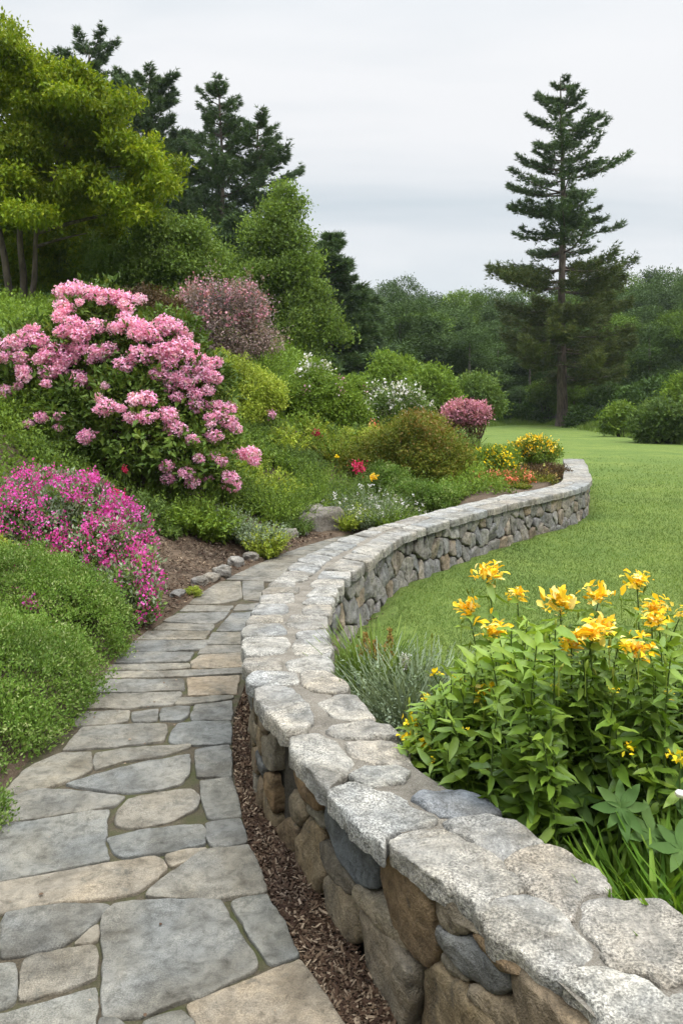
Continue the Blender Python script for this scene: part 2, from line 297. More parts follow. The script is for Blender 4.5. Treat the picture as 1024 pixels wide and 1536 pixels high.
def wall_xy(s, t):
    s = np.asarray(s, float); a, b = along(LC, s), along(RC, s); return a + (b - a) * np.asarray(t)[..., None]
def wall_n(s):
    s = np.asarray(s, float); e = .05; d = nrm(along(MC, np.minimum(s + e, SEND)) - along(MC, np.maximum(s - e, 0))); return np.stack([-d[..., 1], d[..., 0]], -1)   # points to the path side
PL = catmull([(-1.75, -1.0), (-1.62, 1.0), (-1.47, 2.4), (-1.42, 3.25), (-1.40, 4.36), (-1.386, 5.33), (-1.25, 6.2), (-1.0, 7.38), (-.58, 8.5), (-.05, 9.45), (.35, 9.85), (.95, 9.9), (1.5, 9.65), (1.85, 9.65),
              (2.6, 10.55), (3.02, 11.35), (3.40, 12.5), (3.83, 14.0), (4.3, 15.8), (4.9, 17.5), (5.0, 20), (3.0, 24), (4.0, 30), (5, 50), (5, 300)], 8)
PR = catmull([(.95, -.3), (.62, .6), (.35, 1.3), (.2, 1.65), (0, 2.05), (-.12, 2.29), (-.245, 2.63), (-.35, 2.95), (-.47, 3.49), (-.54, 4.0), (-.545, 4.5), (-.53, 4.85), (-.43, 5.25), (-.28, 5.95), (.0, 6.75), (.26, 7.3), (.98, 8.45), (1.7, 9.45)], 8)
def hill(x, y):
    d = sdist(x, y, PL); dp = np.maximum(d, 0)
    h = 5 * (1 - np.exp(-dp / 8.5)) * (1 - np.exp(-dp / 1.0)) * (1 - sstep(-1.5, 3.0, x)) * (1 - .0 * y)
    sh = .38 * sstep(.9, 1.8, x) * sstep(0, .12, dp) * (1 - sstep(15.2, 17.0, y)) * (1 - sstep(1.5, 3.5, dp))
    h = np.maximum(h, .85 * np.exp(-((x - 1.9) / 1.1) ** 2 - ((y - 17.5) / 3.0) ** 2) * sstep(0, .4, dp))
    return np.maximum(h, sh), d
def ground_z(x, y): return hill(np.asarray(x, float), np.asarray(y, float))[0]

# ------------------------------------------------------------------ ground
def axis(a, b, fine, far0, far1, n):
    return np.unique(np.round(np.concatenate([np.arange(a, b, fine), np.linspace(0, 1, n) ** 2.2 * (far1 - b) + b, a - np.linspace(0, 1, n) ** 2.2 * (a - far0)]), 3))
gx = axis(-9, 9, .12, -260, 260, 40); gy = axis(-1, 20, .12, -40, 420, 60)
X, Y = np.meshgrid(gx, gy, indexing='ij'); h, d = hill(X, Y); dw = sdist(X, Y, RC)
inner = (d > -.05) & (Y < 60)
onpath = (d <= .12) & (dw > .04) & (Y < 16) & (X < 4.6)
Z = np.where(d > 0, h - .04 * (1 - sstep(2.0, 2.8, d)), 0) + .012 * fbm(np.stack([X, Y, 0 * X], -1) * .7, 5, 2) + .25 * sstep(20, 60, Y) * fbm(np.stack([X, Y, 0 * X], -1) * .06, 9, 2)
Z = np.where(onpath, -.09, Z)
structure('ground', np.stack([X, Y, Z], -1).reshape(-1, 3), gridT(len(gx), len(gy)), M['lawn'], smooth=True)
# garden bed: a strip following the path's left edge and the back of the wall
s_pl = np.concatenate([[0], np.cumsum(np.linalg.norm(np.diff(PL, axis=0), axis=1))])
u = np.linspace(0.5, float(np.interp(17.0, PL[:150, 1], s_pl[:150])), 260)
C = np.stack([np.interp(u, s_pl, PL[:, 0]), np.interp(u, s_pl, PL[:, 1])], -1); tg = nrm(np.gradient(C, axis=0)); nn = np.stack([-tg[:, 1], tg[:, 0]], -1)
for _ in range(14): nn[1:-1] = nrm(nn[:-2] + nn[1:-1] * 2 + nn[2:])
dd = np.concatenate([[-.07], np.linspace(0, 2.7, 40)]); P = C[:, None] + nn[:, None] * dd[None, :, None]
hz, _ = hill(P[..., 0], P[..., 1]); Z = hz + .015 + .02 * fbm(np.dstack([P, 0 * hz]) * 4, 2, 3) * sstep(0, .2, dd)[None]; Z[:, 0] = -.07; Z[:, -1] -= .12
structure('garden_bed', np.dstack([P, Z]).reshape(-1, 3), gridT(*P.shape[:2])[:, ::-1], M['bed'], smooth=True)
# path bed (sandy joints) and the mulch strip between path and wall
def ribbon(name, A, B, z, mat, n=200, m=6, rough=.0):
    t = np.linspace(0, 1, n)
    def rs(Q):
        s = np.concatenate([[0], np.cumsum(np.linalg.norm(np.diff(Q, axis=0), axis=1))]); s /= s[-1]; return np.stack([np.interp(t, s, Q[:, 0]), np.interp(t, s, Q[:, 1])], -1)
    a, b = rs(A), rs(B); v = np.linspace(0, 1, m)[None, :, None]; P = a[:, None] + (b - a)[:, None] * v
    Zr = z + rough * fbm(np.dstack([P, np.zeros(P.shape[:2])]) * 9, 4, 3); return structure(name, np.dstack([P, Zr]).reshape(-1, 3), gridT(n, m)[:, ::-1], mat, smooth=True)
path = ribbon('path', PL[:int(13.3 * 8)], PR, -.012, M['joint'], 220, 8, .003)
PR2 = PR[:int(11.5 * 8)]; LW = LC[LC[:, 1] < 4.9] + [.05, 0]
LW = np.vstack([[(1.25, -.2)], LW]); ribbon('mulch_strip', PR2 + [-.02, 0], LW, -.032, M['mulch'], 160, 8, .012)

# ------------------------------------------------------------------ stones
def chaikin(P, n=1, q=.2):
    for _ in range(n):
        Nx = np.roll(P, -1, 0); P = np.stack([P * (1 - q) + Nx * q, P * q + Nx * (1 - q)], 1).reshape(-1, 2)
    return P
def roundc(P, r):
    a = np.roll(P, 1, 0) - P; b = np.roll(P, -1, 0) - P; la = np.linalg.norm(a, axis=1, keepdims=True); lb_ = np.linalg.norm(b, axis=1, keepdims=True)
    return np.stack([P + a / la * np.minimum(r, la * .4), P + b / lb_ * np.minimum(r, lb_ * .4)], 1).reshape(-1, 2)
def clean(P, eps):
    P = np.asarray(P, float); k = [0]
    for i in range(1, len(P)):
        if np.linalg.norm(P[i] - P[k[-1]]) > eps: k.append(i)
    if np.linalg.norm(P[k[-1]] - P[0]) < eps and len(k) > 3: k.pop()
    return P[k]
def area(P): return .5 * np.sum(P[:, 0] * np.roll(P[:, 1], -1) - np.roll(P[:, 0], -1) * P[:, 1])
def stone(poly, fmap, thick, bevel, amp, step=.02, seed=0, dome=.0, edge=.004, shrink=0., soft=1, q=.2, fr=7, tilt=0.):
    P = clean(poly, .008)
    if area(P) < 0: P = P[::-1]
    A0 = abs(area(P)); P = roundc(P, q); P = chaikin(P, soft, .25)
    n = max(20, int(np.sum(np.linalg.norm(np.roll(P, -1, 0) - P, axis=1)) / step)); Q = np.vstack([P, P[:1]]); s = np.concatenate([[0], np.cumsum(np.linalg.norm(np.diff(Q, axis=0), axis=1))])
    t = np.linspace(0, s[-1], n, endpoint=False); Q = np.stack([np.interp(t, s, Q[:, 0]), np.interp(t, s, Q[:, 1])], -1); c = Q.mean(0); dc = Q - c; R = np.linalg.norm(dc, axis=1)
    jit = edge * fbm(np.column_stack([Q * 22, np.full(n, seed * 1.7)]), seed, 3); Q = Q + dc / R[:, None] * (jit[:, None] - shrink); dc = Q - c; R = np.linalg.norm(dc, axis=1); rng = np.random.default_rng(seed); tl = rng.normal(size=2) * tilt
    rings = [(0.0, -thick), (0.0, -thick * .5), (-.0, -bevel * 1.1), (bevel * .28, -bevel * .42), (bevel * .75, -bevel * .08), (bevel * 1.4, 0)]; V = []
    rel = math.sqrt(A0)
    for ins, hh in rings:
        f = np.maximum(1 - ins / R, .3); V.append(np.column_stack([c + dc * f[:, None], np.full(n, hh)]))
    f0 = np.maximum(1 - bevel * 1.4 / R, .3); kk = 7 if rel > .12 else 4
    for g in np.linspace(1, 0, kk + 1)[1:]: V.append(np.column_stack([c + dc * (f0 * g)[:, None], np.full(n, dome * (1 - g * g))]))
    V = np.vstack(V); rp = np.column_stack([V[:, :2], V[:, 2]]); k = fbm(np.column_stack([rp[:, 0] * fr, rp[:, 1] * fr, rp[:, 2] * fr + seed * 3.1]), seed + 5, 4)
    V[:, 2] += amp * k + (V[:, :2] - c) @ tl; side = (np.arange(len(V)) < n * 3)
    lat = amp * .7 * fbm(np.column_stack([rp[:, 0] * 14, rp[:, 1] * 14, rp[:, 2] * 20 + seed]), seed + 9, 3); dn = np.tile(dc / R[:, None], (len(V) // n, 1)); V[:, :2] += dn * (lat * side)[:, None]
    m = len(V) // n; a = (np.arange(m - 1)[:, None] * n + np.arange(n)[None]).ravel(); b = (np.arange(m - 1)[:, None] * n + (np.arange(n)[None] + 1) % n).ravel()
    T = np.vstack([np.stack([a, b, b + n], 1), np.stack([a, b + n, a + n], 1)])
    V = V[:(m - 1) * n + 1]; T = np.minimum(T, (m - 1) * n); T = T[(T[:, 0] != T[:, 1]) & (T[:, 1] != T[:, 2]) & (T[:, 0] != T[:, 2])]
    return fmap(V[:, 0], V[:, 1], V[:, 2]), T
def unz(pts, z, sc, ox, oy):
    p = np.asarray(pts, float); px = p[:, 0] / sc + ox; py = p[:, 1] / sc + oy; Yd = F * (CAMH - z) / (py - HOR); return np.stack([(px - 512) * Yd / F, Yd], -1)

# --- flagstones (outlines measured on the ground plane)
FA = [
 (.28, [(295,470),(300,440),(335,400),(400,393),(650,388),(662,420),(700,478),(755,560),(765,585),(720,612),(600,665),(500,705),(430,728),(345,737),(305,730),(303,650),(312,560)]),
 (.16, [(680,397),(790,375),(885,548),(795,582),(770,540),(735,490),(700,430)]),
 (.6, [(425,378),(480,325),(550,280),(600,245),(735,228),(755,270),(792,365),(650,385),(500,386)]),
 (.88, [(-120,352),(0,343),(100,320),(300,285),(460,262),(488,278),(493,297),(450,335),(400,370),(330,383),(150,400),(0,430),(-120,455)]),
 (.85, [(488,257),(560,240),(618,235),(598,252),(560,272),(512,293),(495,280)]),
 (.2, [(-150,185),(0,170),(130,152),(325,123),(318,150),(308,200),(315,250),(325,270),(200,295),(0,333),(-150,345)]),
 (.42, [(-150,178),(0,85),(110,66),(185,64),(280,74),(368,86),(335,115),(150,145),(0,165)]),
 (.25, [(192,50),(330,8),(420,-12),(560,-40),(562,15),(535,48),(480,65),(380,74),(280,64)]),
 (.72, [(342,140),(375,95),(480,72),(565,60),(592,90),(585,118),(520,155),(400,180),(350,170)]),
 (.1, [(315,207),(450,182),(590,165),(603,182),(605,225),(500,248),(370,263),(340,250)]),
 (.35, [(605,165),(710,150),(732,222),(640,234),(618,220)]),
 (.22, [(590,40),(685,28),(714,142),(615,152),(598,100)]),
 (.3, [(0,560),(12,440),(25,418),(200,404),(333,403),(300,435),(230,493),(190,518),(80,546)]),
 (.5, [(-130,470),(0,438),(-6,562),(-130,590)]),
 (.78, [(68,572),(90,555),(280,518),(286,532),(284,618),(200,650),(57,690)]),
 (.12, [(-130,600),(46,574),(49,600),(42,695),(0,708),(-130,735)]),
 (.18, [(-130,765),(0,735),(100,705),(284,650),(286,700),(276,760),(262,960),(-130,960)]),
 (.93, [(547,700),(700,640),(888,567),(960,670),(1010,755),(1110,960),(640,960),(590,775)]),
 (.05, [(292,742),(340,740),(382,760),(400,960),(270,960)]),
 (.15, [(420,752),(540,712),(578,760),(625,960),(415,960)]),
 (.8, [(212,522),(290,462),(288,508),(240,518)]) ]
FB = [
 (.3, [(714,592),(840,577),(850,688),(720,691)]),
 (.2, [(615,560),(650,497),(700,491),(845,491),(845,570),(730,578),(640,571)]),
 (.4, [(232,594),(300,512),(450,502),(610,497),(612,520),(595,563),(420,581)]),
 (.45, [(350,607),(480,588),(697,573),(698,585),(600,613),(450,638),(352,666),(342,640)]),
 (.5, [(-60,800),(30,735),(100,660),(230,602),(333,602),(338,668),(250,708),(120,750),(30,772)]),
 (.55, [(260,505),(300,455),(475,451),(470,490),(380,500)]),
 (.65, [(483,456),(580,445),(575,487),(485,491)]),
 (.25, [(590,442),(695,433),(690,460),(665,484),(585,487)]),
 (.32, [(715,430),(850,413),(848,485),(710,487),(700,470)]),
 (.66, [(290,442),(340,395),(660,381),(663,392),(633,428),(480,441)]),
 (.55, [(655,403),(855,396),(850,407),(700,427),(640,429)]),
 (.4, [(310,386),(340,340),(670,334),(675,375),(500,381)]),
 (.95, [(685,331),(875,324),(865,389),(690,395)]),
 (.6, [(330,335),(370,309),(660,306),(888,294),(885,314),(680,325)]),
 (.5, [(365,303),(400,283),(690,279),(700,296),(600,302)]),
 (.9, [(697,272),(740,247),(897,240),(893,291),(705,296)]),
 (.35, [(400,278),(430,239),(710,236),(698,255),(685,271)]),
 (.7, [(722,243),(747,214),(897,212),(897,235),(745,243)]),
 (.3, [(450,233),(490,196),(773,194),(740,227),(600,234)]),
 (.45, [(759,208),(777,166),(895,164),(897,206)]),
 (.5, [(495,190),(535,158),(768,161),(748,190)]),
 (.62, [(560,155),(600,131),(783,136),(773,159)]),
 (.4, [(595,125),(650,96),(838,93),(788,134)]),
 (.3, [(790,160),(847,96),(950,88),(915,135),(895,158)]),
 (.55, [(655,88),(685,67),(853,69),(835,90)]),
 (.4, [(852,84),(872,64),(958,58),(953,82)]),
 (.55, [(690,62),(738,20),(800,-20),(880,-22),(885,42),(800,60)]), (.4, [(890,45),(886,-22),(965,-24),(962,50)]) ]
items = [(r, unz(p, 0, 1.969, 0, 1150)) for r, p in FA] + [(r, unz(p, 0, 2.438, 0, 880)) for r, p in FB]
def path_uv(a, b):      # between the two path edges, by distance along
    tl = float(a); L = np.stack([np.interp(tl, PL[:110, 1], PL[:110, 0]), tl]) ; j = np.argmin(np.linalg.norm(PR - L, axis=1) + 0 * PR[:, 1]); return L + (PR[min(j + 3, len(PR) - 1)] - L) * b
rr = random.Random(5); yy = [7.12, 7.3, 7.6, 7.92, 8.22, 8.55, 8.8, 9.1, 9.4]
for i in range(len(yy) - 1):
    g = .018; m = rr.choice([.42, .55, .68]) if i % 3 else None
    for (v0, v1) in ([(.03, m - .01), (m + .01, .99)] if m else [(.03, .99)]):
        items.append((rr.choice([.2, .35, .5, .6, .7, .45]), np.array([path_uv(yy[i] + g, v0), path_uv(yy[i] + g, (v0 + v1) / 2), path_uv(yy[i] + g, v1), path_uv(yy[i + 1], v1), path_uv(yy[i + 1], (v0 + v1) / 2), path_uv(yy[i + 1], v0)])))
for y0 in np.arange(4.95, 7.05, .3):      # stones beside the wall, behind its coping
    xr = lambda q: float(np.interp(q, PR[:120, 1], PR[:120, 0])) - .02
    if xr(y0) - .02 > -.56: items.append((rr.random() * .6, np.array([(-.60, y0), (xr(y0), y0 + .01), (xr(y0 + .27), y0 + .27), (-.60, y0 + .275)])))
# a few rows under and behind the camera
for i in range(5):
    y0 = .05 + i * .36
    for v0, v1 in ((-1.55, -1.05), (-1.02, -.5), (-.47, 0.05)):
        if y0 < 1.42: items.append((rr.random(), np.array([(v0, y0), (v1, y0 + .02), (v1 + .01, y0 + .33), (v0 + .02, y0 + .34)])))
pm = lambda x, y, hh: np.stack([x, y, hh], -1)
for i, (r, p) in enumerate(items):
    V, T = stone(p, pm, .03, .005, .0035, .012, i + 1, .0005, .0055, -.0055, 1, .010, 9)
    mk('flagstone', V, T, M['flag'], path, r, True)

# --- wall
wall = thing('stone_wall', 'low curving grey fieldstone wall with granite capstones between path and lawn', 'wall', (0, 4.5, 0))
n = 260; s = np.linspace(0, SEND, n); nv = wall_n(s); ZB, ZT = -.14, T0 - .075
La, Ra = along(LC, s) - nv * .085, along(RC, s) + nv * .085
def strip(A, B, za, zb): return np.stack([np.column_stack([A, np.full(n, za)]), np.column_stack([B, np.full(n, zb)])], 1).reshape(-1, 3), gridT(n, 2)
core = join([strip(La, La, ZB, T0 - .03), strip(La, Ra, T0 - .03, T0 - .03), strip(Ra, Ra, T0 - .03, ZB)])
mk('mortar_core', core[0], core[1], M['face_mortar'], wall)
a, b = along(LC, s) - nv * .07, along(RC, s) + nv * .07
uu = np.linspace(0, 1, 9)[None, :, None]; P = a[:, None] + (b - a)[:, None] * uu; Zm = T0 - .010 + .005 * fbm(np.dstack([P, np.zeros(P.shape[:2])]) * 8, 3, 4)
mk('mortar_bed', np.dstack([P, Zm]).reshape(-1, 3), gridT(n, 9), M['mortar'], wall, smooth=True)
CD = [  # measured near capstones: (shade, thickness, outline)
 (.75, .055, [(742,716),(762,692),(830,674),(880,687),(955,738),(1020,785),(1060,830),(1060,900),(930,900),(850,812)]),
 (.8, .055, [(550,562),(580,545),(650,534),(700,545),(770,600),(815,643),(820,668),(775,688),(737,716),(690,690),(620,645),(572,606)]),
 (.55, .055, [(338,390),(400,370),(450,374),(520,400),(580,440),(640,490),(658,520),(620,532),(552,556),(520,540),(470,500),(405,455),(362,425)]),
 (.35, .052, [(210,278),(240,262),(300,275),(360,300),(430,330),(448,350),(425,364),(380,366),(336,388),(338,408),(290,375),(240,325),(214,302)]),
 (.7, .06, [(112,167),(180,159),(225,176),(258,215),(256,235),(215,260),(203,276),(160,235),(125,195)]),
 (.62, .06, [(30,50),(90,43),(130,60),(160,100),(172,130),(150,144),(105,152),(70,112),(40,78)]),
 (.3, .06, [(990,747),(1045,722),(1100,770),(1070,830),(1010,785)]),
 (.9, .06, [(784,544),(830,530),(900,537),(960,552),(1010,582),(1060,640),(1080,700),(985,738),(900,715),(830,665),(832,640),(795,595)]),
 (.95, .05, [(617,442),(660,427),(740,427),(800,457),(858,510),(850,522),(800,526),(776,545),(775,590),(735,575),(680,535),(655,495),(622,465)]),
 (.85, .05, [(472,357),(530,340),(600,346),(660,371),(706,410),(698,420),(620,430),(604,452),(540,410),(482,376)]),
 (.2, .05, [(252,242),(290,227),(360,226),(396,242),(380,258),(320,273),(277,264)]),
 (.9, .05, [(262,205),(240,177),(300,167),(350,167),(388,190),(400,222),(330,221),(292,217)]),
 (.55, .05, [(197,150),(212,132),(300,124),(350,137),(366,158),(300,163),(220,160)]),
 (.6, .05, [(180,82),(215,67),(270,62),(300,100),(308,118),(240,121),(207,110)]) ]
CE = [(.7,[(30,665),(50,656),(150,661),(160,690),(60,694),(35,685)]),(.5,[(17,640),(20,622),(110,619),(112,650),(35,654)]),(.75,[(15,577),(17,560),(130,559),(134,580),(120,602),(22,606)]),
 (.3,[(15,553),(14,540),(27,526),(110,521),(130,545),(110,551)]),(.55,[(27,515),(37,500),(110,499),(120,514),(30,521)]),(.65,[(37,490),(57,468),(125,466),(130,485),(110,494),(42,494)]),
 (.8,[(62,460),(67,441),(148,436),(148,455),(80,462)]),(.5,[(67,437),(77,421),(163,419),(158,432)]),(.6,[(84,417),(97,404),(153,404),(148,416)]),(.75,[(102,401),(122,386),(193,384),(178,400)]),
 (.55,[(120,385),(137,373),(205,374),(193,383)]),(.7,[(147,370),(162,359),(215,359),(205,371)]),
 (.5,[(177,660),(240,656),(302,694),(298,711),(215,711),(187,690)]),(.7,[(135,627),(243,613),(256,640),(248,654),(150,654)]),(.65,[(158,577),(167,568),(240,566),(256,590),(248,611),(162,607)]),
 (.85,[(167,546),(240,536),(242,560),(172,564)]),(.6,[(135,520),(148,499),(240,501),(243,530),(180,535)]),(.5,[(182,481),(197,469),(255,469),(249,494),(190,494)]),(.7,[(182,461),(202,446),(261,446),(256,464),(190,465)]),
 (.75,[(192,440),(217,421),(271,421),(268,440),(200,442)]),(.65,[(202,412),(222,396),(289,399),(288,415),(215,417)]),(.8,[(227,392),(237,373),(308,373),(308,391)]),(.6,[(242,366),(282,351),(328,356),(323,370)])]
cm = lambda x, y, hh: np.stack([x, y, T0 + hh], -1)
k = 0
for r, th, p in CD:
    k += 1; V, T = stone(unz(p, T0, 1.542, 360, 1000), cm, th, .009, .0085, .011, 100 + k, .000, .012, -.006, 1, .011, 12, .03); V[:, 2] += RNG.uniform(-.004, .007); mk('capstone', V, T, M['coping'], wall, r, True)
V, T = stone(unz([(400,292),(420,277),(500,274),(560,287),(600,322),(604,336),(540,339),(472,350),(450,335),(415,312)], T0, 1.542, 360, 1000), cm, .05, .012, .011, .012, 99, .002, .01, -.006, 1, .03, 10)
o = mk('capstone', V, T, M['coping_dark'], wall, .5, True); o['label'] = 'dark blue-grey capstone under the lily leaves'
for r, p in CE:
    k += 1; V, T = stone(unz(p, T0, 1.896, 360, 660), cm, .06, .010, .005, .013, 100 + k, .001, .006, -.020, 1, .014, 9, .006); mk('capstone', V, T, M['coping'], wall, r, True)
wm_ = lambda a_, b_, hh: np.column_stack([wall_xy(a_, b_), T0 + hh])
def s_at(y): return float(np.interp(y, MC[:, 1], SS))
def caprow(s0, s1, t0, t1, l0, l1, seed, am=.005):
    global k; r_ = random.Random(seed); a_ = s0
    while a_ < s1 - .08:
        b_ = min(a_ + r_.uniform(l0, l1), s1)
        if s1 - b_ < .15: b_ = s1
        q0, q1 = t0 + r_.uniform(-.015, .015), t1 + r_.uniform(-.03, .03); e = .006; k += 1; sk = r_.uniform(-.02, .02); ss = np.linspace(a_ + e, b_ - e, 5)
        pl = np.array([(v, q0) for v in ss] + [(v + sk, q1) for v in ss[::-1]])
        W2 = .38; fm = lambda A, B, hh: np.column_stack([wall_xy(A, B / W2), T0 + hh])
        V, T = stone(pl * [1, W2], fm, .07, .012, am, .018, 100 + k, .002, .004, -.002, 1, .016, 8, .010); mk('capstone', V, T, M['coping'], wall, r_.choice([.2, .4, .55, .7, .75, .9, .6]), True); a_ = b_
sa, sb = s_at(5.42), s_at(7.4)
caprow(sa - .12, sb, -.02, .44, .24, .34, 1); caprow(sa + .12, sb, .55, 1.03, .22, .34, 2)
caprow(sb, s_at(11.2), -.02, .47, .4, .75, 3); caprow(sb, s_at(11.2), .50, 1.03, .4, .8, 4); caprow(s_at(11.2), SEND, -.02, 1.03, .55, .8, 5)
caprow(.0, s_at(1.35) - .3, -.02, .5, .3, .5, 6); caprow(.0, s_at(1.5) - .28, .5, 1.03, .3, .5, 7)

# face stones
sl = SS; nL = wall_n(sl); FL = LC - nL * .03
def face_l(A, B, hh):
    P_ = along(LC, A); nn_ = wall_n(A); return np.column_stack([P_ + nn_ * (hh[:, None] - .035), B])
def face_r(A, B, hh):
    P_ = along(RC, A); nn_ = wall_n(A); return np.column_stack([P_ - nn_ * (hh[:, None] - .03), B])
ap = int(np.argmin(FL[:110, 0] / FL[:110, 1])); colx = (512 + F * FL[:ap, 0] / FL[:ap, 1])[::-1]; cols_ = SS[:ap][::-1]; coly = FL[:ap, 1][::-1]
def unface(p):
    p = np.asarray(p, float); px = p[:, 0] / 1.542 + 360; py = p[:, 1] / 1.542 + 1000; s_ = np.interp(px, colx, cols_); y_ = np.interp(px, colx, coly); return np.stack([s_, CAMH - (py - HOR) * y_ / F], -1)
FF = [(.5,[(608,722),(640,697),(720,735),(800,800),(860,870),(860,960),(660,900),(622,772)]),(.62,[(522,612),(550,600),(600,640),(636,690),(600,702),(560,675)]),(.05,[(452,600),(480,620),(540,650),(608,718),(600,765),(560,750),(500,690),(455,640)]),
 (.35,[(434,545),(445,525),(500,560),(548,590),(520,607),(500,632),(452,590)]),(.56,[(307,480),(315,405),(350,430),(428,520),(438,600),(455,648),(430,692),(390,668),(342,600)]),(.85,[(264,512),(275,507),(330,560),(380,640),(403,678),(350,653),(322,610),(268,540)]),
 (.4,[(452,662),(490,682),(522,720),(518,740),(480,718),(456,688)]),(.95,[(412,702),(440,692),(510,742),(560,790),(620,870),(640,960),(430,960),(412,860)]),(.7,[(522,747),(550,742),(600,785),(640,830),(720,960),(650,960),(575,805)]),
 (.45,[(262,555),(320,615),(402,688),(405,770),(385,820),(372,900),(340,860),(310,780),(272,680)]),(.0,[(192,300),(215,300),(300,395),(307,440),(298,518),(262,500),(222,440),(193,350)]),(.1,[(174,400),(200,422),(252,500),(257,520),(248,538),(215,508),(177,440)]),
 (.3,[(187,492),(210,503),(260,550),(260,640),(230,645),(197,590)]),(.8,[(142,318),(155,318),(188,350),(186,383),(152,350)]),(.2,[(117,450),(127,385),(150,355),(176,395),(174,450),(188,490),(168,530),(140,510)]),(.55,[(80,372),(110,352),(127,375),(118,428),(100,430)]),
 (.6,[(98,240),(112,236),(150,282),(186,300),(188,340),(160,315),(138,312),(118,290)]),(.25,[(100,300),(112,292),(134,320),(146,350),(124,372),(110,345)])]
fld = []
for i, (r, p) in enumerate(FF):
    q = unface(p); q[:, 1] = np.clip(q[:, 1], -.08, T0 - .04); ar = abs(area(q)); V, T = stone(q, face_l, .07, .016, .012, .014, 300 + i, .004, .008, -.009, 1, .016, 8, .07); fld.append((10 + ar, V, T, M['field'], r))
def clip(P, a, nv_):
    o_ = []; d_ = (P - a) @ nv_
    for i in range(len(P)):
        j = (i + 1) % len(P)
        if d_[i] <= 0: o_.append(P[i])
        if (d_[i] < 0) != (d_[j] < 0) and d_[i] != d_[j]: o_.append(P[i] + (P[j] - P[i]) * (d_[i] / (d_[i] - d_[j])))
    return np.array(o_)
def voro(s0, s1, z0, z1, cw, ch, seed, vis, fmap, mat, depth=.05):
    rg = np.random.default_rng(seed); pts = []; nr = max(2, round((z1 - z0) / ch))
    for j in range(nr):
        x = s0 + rg.uniform(0, cw)
        while x < s1: pts.append((x, z0 + (j + .5 + rg.uniform(-.42, .42)) * (z1 - z0) / nr)); x += cw * rg.uniform(.6, 1.5)
    pts = np.array(pts)
    for i, c in enumerate(pts):
        P_ = np.array([(s0, z0), (s1, z0), (s1, z1), (s0, z1)], float); dd_ = np.linalg.norm(pts - c, axis=1)
        for j in np.argsort(dd_)[1:18]:
            P_ = clip(P_, (pts[j] + c) / 2, pts[j] - c)
            if len(P_) < 3: break
        if len(P_) < 3 or abs(area(P_)) < .002: continue
        ce = P_.mean(0); P_ = ce + (P_ - ce) * (1 - .007 / np.maximum(np.linalg.norm(P_ - ce, axis=1), .03))[:, None]
        V, T = stone(P_, fmap, depth, .013, .011, .018, seed * 50 + i, .004, .008, .0, 1, .012, 12, .12); fld.append((vis(c[0]) + abs(area(P_)), V, T, mat, rg.random()))
s_t = float(unface([(78, 370)])[0, 0])
voro(s_t + .02, s_at(4.3), -.08, T0 - .04, .17, .13, 1, lambda s_: 2, face_l, M['field'])
voro(s_at(4.3), SEND, -.08, T0 - .04, .30, .22, 2, lambda s_: -5, face_l, M['field_pale'])
voro(0.05, float(unface([(800, 870)])[0, 0]) - .03, -.08, T0 - .04, .28, .2, 3, lambda s_: -5, face_l, M['field'])
voro(s_at(3.9), SEND - .02, -.07, T0 - .05, .17, .165, 4, lambda s_: 1 - .01 * s_, face_r, M['field_pale'])
voro(.05, s_at(3.9), -.07, T0 - .05, .26, .2, 5, lambda s_: -6, face_r, M['field_pale'])
# far end of the wall
ea, eb = along(LC, SEND - .001), along(RC, SEND - .001); ed = nrm(eb - ea); en = np.array([-ed[1], ed[0]]); ew = np.linalg.norm(eb - ea)
if en[1] < 0: en = -en
fe = lambda A, B, hh: np.column_stack([ea + ed * A[:, None] + en * (hh[:, None] - .005), B])
voro(.03, ew - .03, -.07, T0 - .05, .2, .17, 6, lambda s_: -7, fe, M['field_pale'])
fld.sort(key=lambda f_: -f_[0])
for f_ in fld[:100]: mk('fieldstone', f_[1], f_[2], f_[3], wall, f_[4], True)
for mt, nm in ((M['field'], 'fieldstone'),):
    V, T, R = join([(f_[1], f_[2], f_[4]) for f_ in fld[100:]]); mk('fieldstone', V, T, M['field_pale'], wall, R, True)['kind'] = 'stuff'

# --- edging stones and boulders beside the path
def boulder(name, label, c, r, seed, group=None, cat='rock', mat='boulder', rv=.5):
    rg = np.random.default_rng(seed); a = np.linspace(0, np.pi, 22)[:, None]; b = np.linspace(0, 2 * np.pi, 37)[None]
    dv = np.stack([np.sin(a) * np.cos(b), np.sin(a) * np.sin(b), np.cos(a) + 0 * b], -1); sq = np.sign(dv) * np.abs(dv) ** .72
    sq = sq * (1 + .22 * fbm(dv * 1.6 + seed, seed, 2) + .06 * fbm(dv * 6 + seed, seed + 3, 3))[..., None]; yw = rg.uniform(-.5, .5); V = sq * np.array(r)
    V = np.stack([V[..., 0] * math.cos(yw) - V[..., 1] * math.sin(yw), V[..., 0] * math.sin(yw) + V[..., 1] * math.cos(yw), V[..., 2]], -1) + np.array(c)
    o_ = mk(name, V.reshape(-1, 3), gridT(22, 37), M[mat], None, rv, True, base=(c[0], c[1], c[2] - r[2] * .5)); return tag(o_, label, cat, group)
def onpath_pt(px, py, z=0.02): Yd = F * (CAMH - z) / (py - HOR); return (px - 512) * Yd / F, Yd
